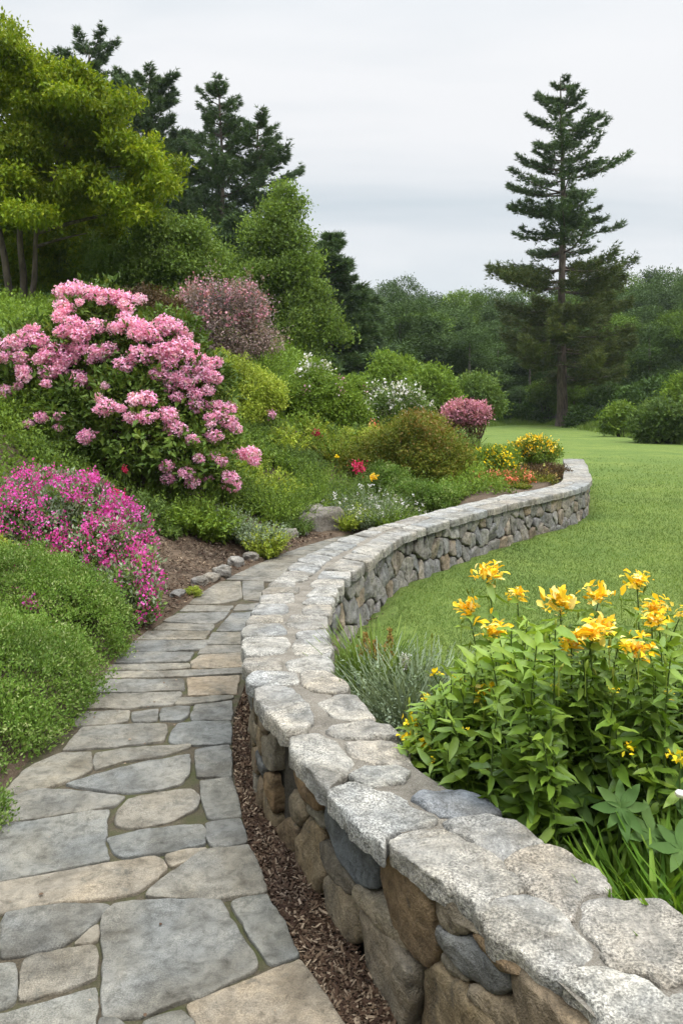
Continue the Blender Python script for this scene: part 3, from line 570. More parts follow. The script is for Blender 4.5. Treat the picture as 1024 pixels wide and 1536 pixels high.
ED = [(318, 869, .06, .04, 'low dark edging stone between the nearest pale one and the broad one'), (378, 838, .075, .045, 'flat grey edging stone midway along the row'), (268, 893, .05, .03, 'small half buried edging stone at the near end of the row'), (300, 876, .07, .045, 'pale flat-topped edging stone, nearest of the row, beside the mossy tuft'), (334, 861, .085, .055, 'second edging stone from the front, broad and pale, at the mulch edge'), (355, 847, .07, .055, 'brownish square edging stone, third from the front'),
      (404, 828, .10, .06, 'small low edging stone half under the variegated shrub'), (432, 808, .12, .09, 'smooth pale rounded stone right of the variegated shrub'), (453, 803, .08, .05, 'little brown stone between the rounded stone and the big boulder')]
for i, (px, py, w_, h_, lb) in enumerate(ED):
    x, y = onpath_pt(px, py, .03); boulder('edging_stone', lb, (x - .01, y + .02, .03 + h_ * .3), (w_, .085, h_), 20 + i, 'rounded stones edging the garden bed', 'stone', 'boulder', .4 + .1 * i)
x, y = onpath_pt(476, 797); boulder('boulder', 'large tan boulder half buried in the greenery beside the path', (x, y + .10, .12), (.30, .2, .19), 41)
boulder('flat_rock', 'pale flat rock lying behind the yellow bush at the edge of the lawn', (2.7, 18.2, .25), (.45, .3, .12), 43, None, 'rock', 'coping', .6)

# ------------------------------------------------------------------ plants
def stems_to(rng, base, tips, r0, mat, parent, name='stems', bendz=.15, sides=5):
    ps = []
    for tp in tips:
        tp = np.array(tp); b = np.array(base) + np.append(rng.normal(size=2) * r0 * 2.5, -.03); L = np.linalg.norm(tp - b); ps.append(tube(curve3(b, tp, (*(rng.normal(size=2) * L * .08), L * bendz), 7), np.linspace(r0, r0 * .3, 7), sides))
    V, T, R = join(ps); return mk(name, V, T, M[mat], parent, R, True)
def gz(x, y): return float(ground_z(np.array([x]), np.array([y]))[0])
def shrub(name, label, cat, blobs, ns, per, size, spread, mat, flowers=None, group=None, base=None, seed=1, stem='twig', sr=.02, nstem=10, tm=LEAF, sub=5, **kw):
    """flowers: list of (mat, n clusters, petals per cluster, petal size, spread, part name, filter)"""
    rng = np.random.default_rng(seed); B = np.array([b if len(b) == 6 else (*b[:3], b[3], b[3], b[3]) for b in blobs], float)
    if base is None: bx, by = B[:, 0].mean(), B[:, 1].mean(); base = (bx, by, gz(bx, by))
    o = thing(name, label, cat, base, group); zf = lambda x, y: ground_z(x, y) + .01
    if sub: blobs = list(blobs) + subdiv(blobs, sub, .42, seed + 7, .85, 1.0)
    V, T, R, sp = foliage(rng, blobs, ns, per, size, spread, tm, zmin=zf, **kw); mk('foliage', V, T, M[mat], o, R)
    idx = rng.choice(len(sp), min(nstem, len(sp)), False); stems_to(rng, base, sp[idx] * .85 + np.array(base) * .15, sr, stem, o)
    for fl in (flowers or []):
        fm, nc, pp, psz, fs, pn, filt = fl; V, T, R, sp = foliage(rng, blobs, nc * 3 if filt else nc, 1, .01, .0, tm=NEEDLE, shell=(1.0, 1.08), zmin=zf)
        if filt: sp = sp[filt(sp)][:nc]
        if not len(sp): continue
        P = np.repeat(sp, pp, 0); P = P + rng.normal(size=P.shape) * fs; dr = nrm(P - np.repeat(sp, pp, 0) + [0, 0, fs * .8]); V, T = scatter(LEAFR, P, dr + rng.normal(size=P.shape) * .5, dr + rng.normal(size=P.shape) * .5, psz * rng.uniform(.7, 1.3, len(P)))
        mk(pn, V, T, M[fm], o, np.repeat(rng.random(len(P)), 4))
    return o
def wb(px, py, Y, r, rz=1.0, ry=1.0):
    p = W(px, py, Y); q = r * Y / F; return (p[0], p[1], p[2], q, q * ry, q * rz)

def shoots(name, label, cat, cx_, cy_, r, h_, ns, nl, lsz, mat, seed, group=None, flowers=None, lean=.5, z0=None, ell=1.0, tmx=LEAF, t0=.2):
    rng = np.random.default_rng(seed); zb = gz(cx_, cy_) if z0 is None else z0; o = thing(name, label, cat, (cx_, cy_, zb), group)
    a = rng.uniform(0, 6.283, ns); q = np.sqrt(rng.random(ns)); bx, by = cx_ + np.cos(a) * q * r * .75, cy_ + np.sin(a) * q * r * .75 * ell; bz = ground_z(bx, by) - .01 if z0 is None else np.full(ns, z0)
    d = np.stack([np.cos(a) * q * lean, np.sin(a) * q * lean, np.ones(ns)], 1) + rng.normal(size=(ns, 3)) * [.2, .2, .08]; L = h_ * rng.uniform(.55, 1.1, ns) * (1.05 - .3 * q) * (1 + .25 * noise(np.stack([bx, by, 0 * bx], 1) * 6, seed)); d = nrm(d)
    t = np.linspace(t0, 1, nl)[None, :, None]; b = np.stack([bx, by, bz], 1)[:, None]; out_ = np.stack([np.cos(a), np.sin(a), np.zeros(ns)], 1)[:, None] * (.30 * q * L)[:, None, None]
    P = b + d[:, None] * L[:, None, None] * t + out_ * t ** 2.2 - np.array([0, 0, 1]) * (L * .12)[:, None, None] * t ** 3; tn = nrm(d[:, None] + out_ / np.maximum(L, .01)[:, None, None] * 2 * t)
    P = P.reshape(-1, 3); tn = tn.reshape(-1, 3); D = tn * .55 + rng.normal(size=P.shape) * .6; V, T = scatter(tmx, P, D, rng.normal(size=P.shape) * .4 + [0, 0, .9], lsz * rng.uniform(.6, 1.2, len(P)) * np.tile(1.15 - .5 * t[0, :, 0], ns))
    mk('foliage', V, T, M[mat], o, np.repeat(np.repeat(rng.random(ns), nl) * .5 + rng.random(len(P)) * .5, len(tmx[1])))
    k_ = min(ns, 60); V, T, R_ = join([tube(np.stack([b[i, 0], b[i, 0] + d[i] * L[i] * .5, P.reshape(ns, nl, 3)[i, -1]]), [.004, .003, .0015], 4) for i in range(k_)]); mk('stems', V, T, M['stem'], o, R_)
    if flowers:
        fm, nf, psz = flowers; tips = P.reshape(ns, nl, 3)[rng.choice(ns, min(nf, ns), False), -1]; Q = np.repeat(tips, 6, 0) + rng.normal(size=(len(tips) * 6, 3)) * psz * .6; V, T = scatter(LEAFR, Q, rng.normal(size=Q.shape) + [0, 0, .5], rng.normal(size=Q.shape) + [0, -.4, .6], psz); mk('blossoms', V, T, M[fm], o, np.repeat(rng.random(len(Q)), 4))
    return o
# big pink rhododendron
RB = [wb(60, 560, 9.3, 88), wb(150, 520, 9.4, 85), wb(135, 462, 9.7, 45, .8), wb(235, 545, 9.2, 82), wb(290, 580, 9.1, 62), wb(310, 650, 8.9, 48), wb(90, 640, 8.9, 80), wb(200, 640, 8.8, 85), wb(270, 690, 8.6, 50), wb(-40, 600, 9.3, 90), wb(330, 705, 8.6, 24), wb(110,700,8.6,50)]
rng = np.random.default_rng(11); rb = np.array([-2.5, 9.1, gz(-2.5, 9.1)])
rh = thing('rhododendron', 'huge rounded rhododendron covered in pale pink flower clusters on the left bank', 'shrub', rb)
V, T, R, sp = foliage(rng, RB, 3600, 9, .07, .05, LEAF, out=.7, up=.15, jit=.6, shell=(.6, 1.0), zmin=lambda x, y: ground_z(x, y) + .12); mk('foliage', V, T, M['rhodo'], rh, R)
V, T, R, sp2 = foliage(rng, RB, 700, 6, .11, .05, LEAF, out=.6, up=-.1, jit=.5, shell=(.8, 1.02), zmin=lambda x, y: ground_z(x, y) + .1); mk('broad_leaves', V, T, M['rhodo'], rh, R)
stems_to(rng, rb, sp[rng.choice(len(sp), 26, False)], .025, 'twig', rh)
stems_to(rng, (rb[0] + .35, rb[1] - .5, gz(rb[0] + .35, rb[1] - .5)), [W(x_, y_, 8.6) for x_, y_ in ((150, 640), (175, 620), (200, 600), (225, 640), (190, 560), (240, 600), (160, 660))], .014, 'twig', rh, 'bare_stems')
CL = [(215,85,28),(255,75,30),(290,85,30),(330,95,28),(365,100,25),(400,105,28),(425,110,28),(215,140,28),(250,190,25),(220,220,25),(270,235,30),(322,205,30),(425,172,22),(110,215,22),(130,250,28),(60,255,28),(20,270,28),(15,305,25),(70,312,22),(78,352,22),(15,428,25),(60,408,14),(190,290,35),(150,310,25),(235,310,28),(205,325,25),(165,360,28),(205,350,25),(265,380,28),(313,400,22),(155,400,16),(325,288,25),(370,282,25),(345,305,20),(425,335,30),(415,205,28),(455,200,32),(495,215,32),(520,235,25),(480,235,25),(560,190,28),(600,210,30),(560,215,22),(478,300,35),(540,365,25),(545,290,28),(580,280,30),(600,300,30),(575,325,25),(620,265,28),(650,280,25),(640,305,22),(680,320,25),(690,350,25),(720,375,25),(740,385,18),(640,348,22),(612,375,20),(575,405,25),(635,400,25),(665,435,22),(602,445,20),(670,470,28),(715,515,18),(500,450,28),(355,480,30),(410,484,16),(445,517,22),(493,514,24),(570,505,28),(527,510,14),(598,555,32),(735,480,25),(775,490,25),(745,510,20),(775,530,25),(800,550,22),(730,578,24),(655,590,20),(725,650,18),(677,655,17),(755,665,18),(815,640,22),(855,640,28),(865,665,18),(570,682,22),(573,725,21),(635,705,22),(655,735,22),(707,722,15),(785,720,24),(800,750,22),(780,745,22),(140,515,20),(200,510,16),(198,550,14),(95,537,16),(298,580,27)]
def truss_mesh(seed, r, n=90, psz=.3):
    rg = np.random.default_rng(seed); d_ = nrm(rg.normal(size=(n, 3)) + [0, 0, .25]); P = d_ * r * rg.uniform(.55, 1.0, n)[:, None] * [1, 1, .82]; P = np.repeat(P, 3, 0) + rg.normal(size=(n * 3, 3)) * r * .07; d3 = np.repeat(d_, 3, 0)
    V, T = scatter(LEAFR, P, d3 * .35 + rg.normal(size=P.shape) * .6, d3 + rg.normal(size=P.shape) * .35, r * psz * rg.uniform(.7, 1.2, len(P))); return V, T, np.repeat(np.repeat(rg.random(n), 3) * .6 + rg.random(n * 3) * .4, 4)
TR = []
for i in range(4):
    V, T, R = truss_mesh(i, 1.0, 190, .21); o = mk('flower_cluster', V, T, M['pink'], rh, R, base=(0, 0, 0)); TR.append(o)
Bc = np.array(RB)
def front(px, py, Bc, dflt):
    dv = np.array([(px - 512) / F, 1, -(py - HOR) / F]); o0 = np.array([0, 0, CAMH]); best = 1e9
    for b in Bc:
        oc = (o0 - b[:3]) / b[3:]; d_ = dv / b[3:]; A_ = d_ @ d_; Bq = oc @ d_; D_ = Bq * Bq - A_ * (oc @ oc - 1)
        if D_ > 0: best = min(best, (-Bq - math.sqrt(D_)) / A_)
    return o0 + dv * (best if best < 1e8 else dflt)
for i, (zx, zy, zr) in enumerate(CL):
    p = front(zx / 2.2756, 400 + zy / 2.2756, Bc, 9.2); o = TR[i] if i < 4 else TR[i % 4].copy()
    if i >= 4: COL.objects.link(o); o.parent = rh
    r_ = zr / 2.2756 * p[1] / F * 1.3; o.location = tuple(p + [0, .02, 0] - rb); o.scale = (r_, r_, r_ * .9); o.rotation_euler = (rng.uniform(-.3, .3), rng.uniform(-.3, .3), rng.uniform(0, 6.3))

ex = []; TM = [truss_mesh(40 + j, 1.0, 120, .24) for j in range(3)]
for j in range(90):
    zx, zy, zr = CL[rng.integers(len(CL))]; a_, b_ = zx + rng.normal() * 32, zy + abs(rng.normal()) * 26
    if a_ < -20 or b_ > 560 or (b_ > 400 and rng.random() < .6): continue
    p = front(a_ / 2.2756, 400 + b_ / 2.2756, Bc, 9.2)
    if not 8 < p[1] < 9.9: continue
    r_ = rng.uniform(12, 24) / 2.2756 * p[1] / F * 1.25; ex.append((TM[j % 3][0] * r_ + p, TM[j % 3][1], np.clip(TM[j % 3][2] * .8 + rng.uniform(0, .3), 0, 1)))
V, T, R = join(ex); mk('flower_cluster', V, T, M['pink'], rh, R)['kind'] = 'stuff'
# magenta phlox mass
PB = [wb(30, 800, 6.2, 105, .8), wb(115, 790, 6.3, 85, .8), wb(-60, 810, 6.2, 110, .8), wb(150, 830, 6.0, 60), wb(195, 875, 5.75, 42), wb(205, 910, 5.6, 32), wb(60, 745, 6.8, 60, .7), wb(185, 800, 6.3, 40), wb(-90, 750, 7, 80, .7)]
ph = shrub('phlox', 'sprawling magenta and pink phlox spilling down to the path edge', 'flowering plant', PB, 1900, 9, .035, .04, 'midgreen', seed=21, out=.5, up=.7, shell=(.55, 1.0), sr=.006, nstem=60, zmin=None) if False else None
PB_ = PB + subdiv(PB, 5, .3, 22, 1.0, 1.08); rng = np.random.default_rng(21); pbs = np.array([-2.2, 6.2, gz(-2.2, 6.2)]); ph = thing('phlox', 'sprawling magenta and pink phlox spilling down to the path edge', 'flowering plant', pbs); zf = lambda x, y: ground_z(x, y) + .02
V, T, R, sp = foliage(rng, PB_, 2600, 8, .04, .035, LEAF, out=.4, up=.8, jit=.6, shell=(.6, .98), zmin=zf); mk('foliage', V, T, M['silver'], ph, R)
V, T, R, sp = foliage(rng, PB_, 2000, 8, .045, .035, LEAF, out=.4, up=.8, jit=.6, shell=(.45, .95), zmin=zf); mk('lower_foliage', V, T, M['midgreen'], ph, R)
stems_to(rng, pbs, sp[rng.choice(len(sp), 60, False)], .005, 'stem', ph)
V, T, R, sp = foliage(rng, PB_, 3600, 1, .01, 0, NEEDLE, shell=(.98, 1.08), zmin=zf)
keep = fbm(sp * 5.5, 31, 2) > -.16; sp = sp[keep][:2300]; pp = 12
P = np.repeat(sp, pp, 0) + rng.normal(size=(len(sp) * pp, 3)) * [.017, .017, .026]; dr = rng.normal(size=P.shape) * .5 + [0, -.3, .6]
V, T = scatter(LEAFR, P, dr, nrm(rng.normal(size=P.shape)) + [0, -.5, .8], .018 * rng.uniform(.7, 1.3, len(P))); mk('blossoms', V, T, M['magenta'], ph, np.repeat(np.repeat(rng.random(len(sp)), pp) * .6 + rng.random(len(P)) * .4, 4))

# bright green mounds beside the path
def mound(label, blobs, ns, seed, size=.019, **k2): return shrub('mounded_shrub', label, 'shrub', blobs, int(ns * 1.7), 12, size, .022, 'mound', group='bright green mounded shrubs along the path', seed=seed, out=.55, up=.5, jit=.6, rough=.14, shell=(.82, 1.03), sr=.006, nstem=20, fr=5, sub=0, **k2)
mound('large bright green fine-leaved mound nearest the camera, left of the path', [(-1.95, 3.95, .02, .66, .75, .40), (-1.75, 4.15, .08, .50, .5, .38), (-2.3, 4.0, .1, .8, .8, .5), (-1.62, 3.62, .0, .26, .32, .22)], 4200, 31)
mound('rounded bright green mound below the phlox, behind the larger mound', [(-1.86, 5.05, .12, .52, .48, .43), (-2.2, 5.2, .25, .6, .5, .40)], 3000, 32)
mound('small bright green tuft at the left picture edge beside the flagstones', [(-1.40, 3.02, .0, .13, .16, .10), (-1.55, 3.0, .0, .2, .25, .14)], 500, 33)
mound('broad bright green mound beyond the left picture edge beside the path', [(-2.15, 2.35, .0, .55, .5, .36), (-2.6, 3.0, .1, .6, .6, .4)], 1500, 36)
x, y = onpath_pt(289, 893); shrub('moss_tuft', 'small mossy green tuft in front of the nearest edging stone', 'plant', [(x, y + .05, .03, .06, .05, .05)], 160, 8, .014, .008, 'chart', seed=34, sr=.002, nstem=4)
def flower_spray(label, px, py, Y, r, mat, n=30, psz=.018, base=None, seed=0, grp=None, cat='flower', name='flower_spray'):
    rng = np.random.default_rng(seed); p = W(px, py, Y); b = np.array([p[0], p[1] + .03, max(gz(p[0], p[1] + .03), p[2] - .6)]); o = thing(name, label, cat, b, grp)
    tips = [p + rng.normal(size=3) * r * .5 for _ in range(5)]; stems_to(rng, b, tips, .004, 'stem', o)
    P = p + rng.normal(size=(n, 3)) * r * .55; V, T = scatter(LEAFR, P, rng.normal(size=P.shape) + [0, -.3, .5], nrm(rng.normal(size=P.shape)) + [0, -.6, .6], psz * rng.uniform(.7, 1.3, n)); mk('blossoms', V, T, M[mat], o, np.repeat(rng.random(n), 4)); return o
flower_spray('small magenta flower sprig poking through the bright green mound', 48, 905, 4.75, .045, 'magenta', 70, .02, seed=1)
flower_spray('single magenta blossom at the left edge above the front mound', 20, 885, 4.9, .025, 'magenta', 30, .018, seed=2)
shrub('yellow_shrub', 'patch of yellow-green leaves at the left picture edge below the phlox', 'shrub', [wb(-10, 830, 5.6, 26)], 200, 8, .03, .02, 'chart', seed=35, sr=.005)

# shrubs of the middle ground
mid = 'mid-bank shrubs'
shrub('mauve_shrub', 'mauve and pink leaved shrub with a rounded crown behind the rhododendron', 'shrub', [wb(335, 480, 14.5, 58), wb(300, 455, 14.6, 32), wb(370, 510, 14.3, 40), wb(310, 510, 14.5, 42), wb(355, 450, 14.6, 28)], 2600, 9, .055, .06, 'mauve',
      [('mauvepink', 120, 12, .045, .06, 'blossoms', lambda p: p[:, 2] > W(0, 490, 14.5)[2])], seed=41, sr=.03, rough=.6, shell=(.5, 1.08))
shrub('bronze_shrub', 'brownish bronze leaved shrub between the rhododendron and the mauve shrub', 'shrub', [wb(215, 462, 13.5, 34), wb(245, 475, 13.3, 26), wb(185, 470, 13.6, 22)], 900, 9, .06, .05, 'brownleaf', seed=42, sr=.03)
shrub('chartreuse_shrub', 'yellow-green leafy shrub on the slope right of the rhododendron', 'shrub', [wb(345, 570, 12.2, 34), wb(380, 585, 12, 34), wb(330, 545, 12.4, 18), wb(405, 595, 12, 24), wb(360, 610, 11.8, 36, .8)], 1900, 9, .045, .04, 'chart', seed=43, sr=.02)
shrub('white_rhododendron', 'leafy green shrub topped with white blossoms in the middle of the bank', 'shrub', [wb(470, 595, 13, 44), wb(510, 610, 13, 36), wb(440, 605, 13, 28), wb(468, 560, 13.2, 20), wb(525, 590, 13.2, 22)], 2400, 9, .05, .045, 'freshgreen',
      [('white', 34, 26, .05, .05, 'blossoms', lambda p: (p[:, 2] > W(0, 568, 13)[2]) & (p[:, 0] < W(500, 0, 13)[0])), ('pink', 14, 16, .035, .035, 'pink_blossoms', lambda p: (p[:, 2] < W(0, 570, 13)[2]) & (p[:, 2] > W(0, 590, 13)[2]))], seed=44, sr=.02)
shrub('white_azalea', 'loose shrub with many white flowers in the middle distance behind the olive mound', 'shrub', [wb(600, 610, 15, 30), wb(570, 618, 15, 26), wb(560, 600, 15.4, 22), wb(630, 612, 15, 20)], 1000, 8, .05, .04, 'midgreen',
      [('white', 85, 12, .05, .05, 'blossoms', lambda p: p[:, 2] > W(0, 625, 15)[2])], seed=45, sr=.02)
shrub('olive_shrub', 'broad olive green shrub with orange tinted tips behind the wall', 'shrub', [wb(610, 670, 11.6, 50), wb(655, 685, 11.6, 42), wb(570, 685, 11.6, 40), wb(625, 650, 12, 42, .7), wb(535, 700, 11.5, 26), wb(685, 690, 11.7, 26)], 4200, 9, .038, .035, 'olive', [('orangetip', 150, 12, .035, .05, 'orange_tips', lambda p: (p[:, 2] > W(0, 668, 11.6)[2]) & (p[:, 0] > W(600, 0, 11.6)[0]))], seed=46, sr=.02, shell=(.55, 1.05), rough=.45)
shrub('olive_shrub', 'lower yellow-olive shrub on the left shoulder of the broad olive shrub', 'shrub', [wb(535, 672, 12.2, 26), wb(555, 662, 12.4, 22), wb(510, 678, 12.2, 18)], 900, 9, .036, .03, 'chart', seed=47, sr=.015)
shrub('pink_azalea', 'small dome of dusty pink azalea beside the lawn, before the dark trees', 'shrub', [wb(697, 620, 17, 28, .62), wb(715, 622, 17, 16, .7), wb(680, 626, 17, 16, .7), wb(698, 642, 17, 26, .6)], 500, 8, .05, .04, 'brownleaf', [('mauvepink', 500, 10, .042, .05, 'blossoms', lambda p: p[:, 2] > W(0, 632, 17)[2])], seed=48, sr=.006)
M['pinkdusty'] = G('dusty_pink_petal', [(.30, .09, .14), (.42, .16, .22), (.52, .27, .32)], .25, .6, 3, .2, .2)
shrub('green_shrub', 'rounded light green shrub left of a twin, below the dark forest', 'shrub', [wb(590, 575, 24, 40), wb(560, 590, 24, 28), wb(610, 600, 24, 40)], 1700, 8, .11, .1, 'freshgreen', group='rounded green shrubs below the forest', seed=49, sr=.04)
shrub('green_shrub', 'rounded light green shrub in the centre, just above the pink azalea', 'shrub', [wb(645, 585, 23, 34), wb(655, 605, 23, 30), wb(620, 600, 23, 26)], 1500, 8, .11, .1, 'freshgreen', group='rounded green shrubs below the forest', seed=50, sr=.04)
shrub('green_shrub', 'darker green shrub right of the pink azalea at the lawn edge', 'shrub', [wb(712, 592, 27, 34), wb(735, 606, 27, 18), wb(690, 605, 27, 22)], 1300, 8, .12, .1, 'midgreen', group='rounded green shrubs below the forest', seed=51, sr=.04)
shrub('yellow_bush', 'yellow-green bush with yellow flowers behind the wall, left of the orange one', 'shrub', [wb(740, 694, 12.6, 32, .8), wb(725, 703, 12.5, 22, .8), wb(758, 690, 12.8, 20)], 1500, 9, .04, .035, 'freshgreen', [('yellow', 60, 9, .035, .025, 'blossoms', lambda p: p[:, 2] > W(0, 704, 12.6)[2])], seed=52, sr=.012)
shrub('orange_bush', 'round bush covered in orange-yellow blossoms near the far end of the wall', 'shrub', [wb(803, 676, 14.6, 25, .85), wb(785, 678, 14.6, 17), wb(822, 678, 14.6, 16)], 1200, 9, .04, .035, 'freshgreen', [('orange', 95, 10, .042, .032, 'blossoms', lambda p: p[:, 2] > W(0, 682, 14.6)[2])], seed=53, sr=.012)
for i, (px, py, Y, r, h_, mt, lb) in enumerate([(15, 668, 8.6, .35, .45, 'freshgreen', 'leafy green shrub at the left edge between phlox and rhododendron'), (75, 695, 8.2, .35, .3, 'midgreen', 'low green plant above the phlox at the left'), (125, 715, 7.9, .3, .28, 'freshgreen', 'light green plant where the phlox meets the rhododendron stems'), (205, 770, 7.9, .25, .3, 'midgreen', 'upright green leaves beside the rhododendron stems'), (255, 762, 8.2, .3, .35, 'freshgreen', 'bright upright leaves at the top of the mulch, under the right side of the rhododendron')]):
    c = W(px, py, Y); shoots('leafy_plant', lb, 'plant', c[0], c[1], r, h_, 170, 13, .055, mt, 850 + i, 'leafy plants around the rhododendron foot')
for i, (px, py, Y, r, h_, mt, lb) in enumerate([(700, 652, 16.2, .55, .55, 'birch', 'grey-green brush at the foot of the pink azalea'), (728, 655, 16.0, .45, .4, 'brownleaf', 'dry brown brush between the pink azalea and the lawn'), (665, 650, 15.6, .5, .5, 'olive', 'olive brush left of the pink azalea foot')]):
    c = W(px, py, Y); shoots('dry_brush', lb, 'plant', c[0], c[1], r, h_, 260, 14, .05, mt, 860 + i, 'brush around the pink azalea')
for i, (px, py, Y, r, h_, mt, lb) in enumerate([(700, 738, 10.9, .25, .16, 'brownleaf', 'low brown plant between the hedge and the coral flowers'), (845, 702, 13.6, .3, .3, 'brownleaf', 'dry brown tuft in the inner corner near the end of the wall'), (775, 735, 11.0, .22, .12, 'olive', 'thin olive plants right behind the wall coping'), (770, 700, 13.0, .35, .22, 'brownleaf', 'dry brown plants between the yellow and the orange bush'), (810, 722, 12.0, .25, .15, 'olive', 'low olive plants in the dry bed, nearest the wall corner')]):
    c = W(px, py, Y); shoots('dry_plant', lb, 'plant', c[0], c[1], r, h_, 150, 12, .035, mt, 870 + i, 'dry plants in the bed by the wall')
# coral and dried flowers in the shelf by the wall
for i, (px, py, Y, r, mt, lb) in enumerate([(735, 728, 11.2, .17, 'coral', 'coral pink flower patch directly behind the wall coping, leftmost of the coral flowers'), (765, 722, 11.6, .2, 'coral', 'coral and orange flower patch in the middle of the dry bed'), (795, 712, 12.2, .17, 'rust', 'rusty orange seed heads in the dry bed below the orange bush'), (820, 706, 12.8, .2, 'brownleaf', 'brown dried plants beside the inner corner of the wall')]):
    c = W(px, py, Y); zg = gz(c[0], c[1]); shrub('low_flowers', lb, 'flowering plant', [(c[0], c[1], zg + .05, .26, .26, .15), (c[0] + .2, c[1] + .15, zg + .05, .2, .2, .12)], 420, 8, .03, .03, 'olive' if i < 2 else 'brownleaf', [(mt, 46 if i < 3 else 10, 10, .03, .025, 'blossoms', None)], group='low flowers in the dry bed', seed=60 + i, sr=.003, nstem=20, up=.8)
rng = np.random.default_rng(90)
# low green hedge directly behind the wall
shrub('low_hedge', 'long low bright green hedge hugging the back of the curved wall', 'hedge', [wb(700, 745, 10.6, 30, .55), wb(660, 748, 10.3, 36, .6), wb(620, 740, 10.4, 32, .7), wb(590, 728, 10.8, 30, .8), wb(715, 742, 10.9, 22, .6), wb(570, 712, 11.2, 26, .7)], 3200, 9, .03, .028, 'mound', seed=61, sr=.006, rough=.6, out=.3, up=.8)
for i, (px, py, Y, r, mt, sz, fl, lb) in enumerate([
    (390, 792, 8.3, 22, 'silver', .04, None, 'pale variegated leafy plant at the path edge above the edging stones'), (398, 806, 8.15, 17, 'chart', .045, None, 'bright yellow-green plant in front of the variegated one at the path edge'),
    (520, 768, 9.8, 22, 'chart', .035, None, 'bright green bushy plant just right of the large boulder'), (560, 752, 9.9, 40, 'silver', .03, 'white', 'grey-green plant with tiny white flowers and dry stems behind the wall'),
    (590, 762, 9.6, 22, 'freshgreen', .03, None, 'small light green mound between the white flowered plant and the wall'), (455, 742, 10.1, 30, 'freshgreen', .035, None, 'feathery light green plant above the boulder'),
    (410, 735, 9.6, 34, 'freshgreen', .035, None, 'feathery green plant left of centre below the rhododendron blooms'), (446, 782, 9.3, 15, 'midgreen', .03, None, 'low green plant between the rounded stone and the boulder'),
    (345, 770, 8.5, 24, 'silver', .035, None, 'pale green fine-leaved plant at the top of the mulch'), (310, 765, 8.3, 26, 'freshgreen', .06, None, 'broad bladed green plant at the top of the mulch under the rhododendron'),
    (480, 715, 10.6, 34, 'freshgreen', .035, None, 'soft green mound on the slope below the crimson flowers'), (520, 735, 10.4, 30, 'midgreen', .035, None, 'mid green mound in front of the magenta azalea'),
    (440, 690, 11.2, 34, 'midgreen', .035, None, 'mid green mound on the open slope left of centre'), (395, 660, 11.6, 34, 'midgreen', .035, None, 'dark low mound beside the right flank of the rhododendron'),
    (500, 665, 11.8, 28, 'olive', .035, None, 'reddish-olive low plant behind the magenta azalea'), (250, 790, 7.9, 18, 'midgreen', .04, None, 'thin green tuft on the mulch under the rhododendron stems')]):
    c = W(px, py, Y); rw = r * Y / F * 1.15; zb = gz(c[0], c[1]); hh_ = max(.16, c[2] + rw * .7 - zb)
    shoots('bank_plant', lb, 'plant', c[0], c[1], rw, min(hh_, .6), int(11 * r), 16, sz * 1.15, mt, 70 + i, 'low plants on the bank', (fl, 60, .022) if fl else None)
rng = np.random.default_rng(808); kq = 0
while kq < 52:
    yq = rng.uniform(8.6, 14.5); xq = rng.uniform(-.16, .16) * yq; hq, dq = hill(np.array([xq]), np.array([yq]))
    if dq[0] < (.5 if yq < 10.3 else .3) or sdist(np.array([xq]), np.array([yq]), LC)[0] < .35: continue
    kq += 1; shoots('filler_plant', ['fresh green', 'mid green', 'bright green', 'yellow-green', 'pale green'][kq % 5] + ' leafy plant ' + ('beside the rhododendron' if xq < -.7 else 'low on the bank near the wall' if yq < 10.5 else 'high on the bank below the olive shrub'), 'plant', xq, yq, rng.uniform(.22, .38), rng.uniform(.26, .52), (200, 110)[kq % 3 == 0], 13, (.046, .085)[kq % 3 == 0], ['freshgreen', 'midgreen', 'freshgreen', 'chart', 'birch'][kq % 5], 900 + kq, 'plants merging over the bank')
# single flower heads on the bank
for i, (px, py, Y, r, mt, lb) in enumerate([(475, 650, 11.9, .055, 'crimson', 'single crimson flower head high on the slope'), (537, 700, 10.8, .085, 'crimson', 'magenta-crimson flower ball in front of the olive shrub'), (408, 621, 11.8, .06, 'pink', 'lone pink flower cluster right of the rhododendron'), (560, 716, 10.6, .035, 'orange', 'small orange flower right of the crimson ball'), (505, 685, 11, .02, 'yellow', 'tiny yellow flower left of the crimson ball'),
    (560, 640, 12.6, .08, 'coral', 'coral red azalea patch below the white azalea'), (518, 660, 12.3, .07, 'coral', 'dull coral flower patch left of the olive shrub'), (188, 705, 8.2, .03, 'crimson', 'small red flower under the rhododendron'), (180, 745, 7.7, .04, 'crimson', 'red flowers above the phlox under the rhododendron')]):
    flower_spray(lb, px, py, Y, r, mt, int(60 + r * 900), .03 if r > .03 else .016, seed=100 + i, name='garden_flower')

# ground cover on the bank and hillside
rng = np.random.default_rng(77); n = 34000
y = 6.5 + 22 * rng.random(n) ** 1.5; x = rng.uniform(-.46, .30, n) * y; hh, dq = hill(x, y)
keep = (dq > np.where(y < 10.2, .42, .15)) & (hh > .03) & ~((x > -2.6) & (x < -.7) & (y < 8.9) & (dq < 1.3 + .35 * noise(np.stack([x, y, 0 * x], 1) * 2, 8)) & (y < 8.6)) & (x < 2.2 + .0 * y) & ((x < 1.6) | (y < 14))
x, y, hh = x[keep], y[keep], hh[keep]; per = 7; hp = .06 + .26 * np.clip(fbm(np.stack([x, y, 0 * x], 1) * 1.7, 6, 2) + .4, 0, 1.2)
P = np.repeat(np.stack([x, y, hh + hp * rng.random(len(x))], 1), per, 0); sc = np.repeat(np.clip(y / 9, 1, 2.4), per); P = P + rng.normal(size=P.shape) * .035 * sc[:, None]
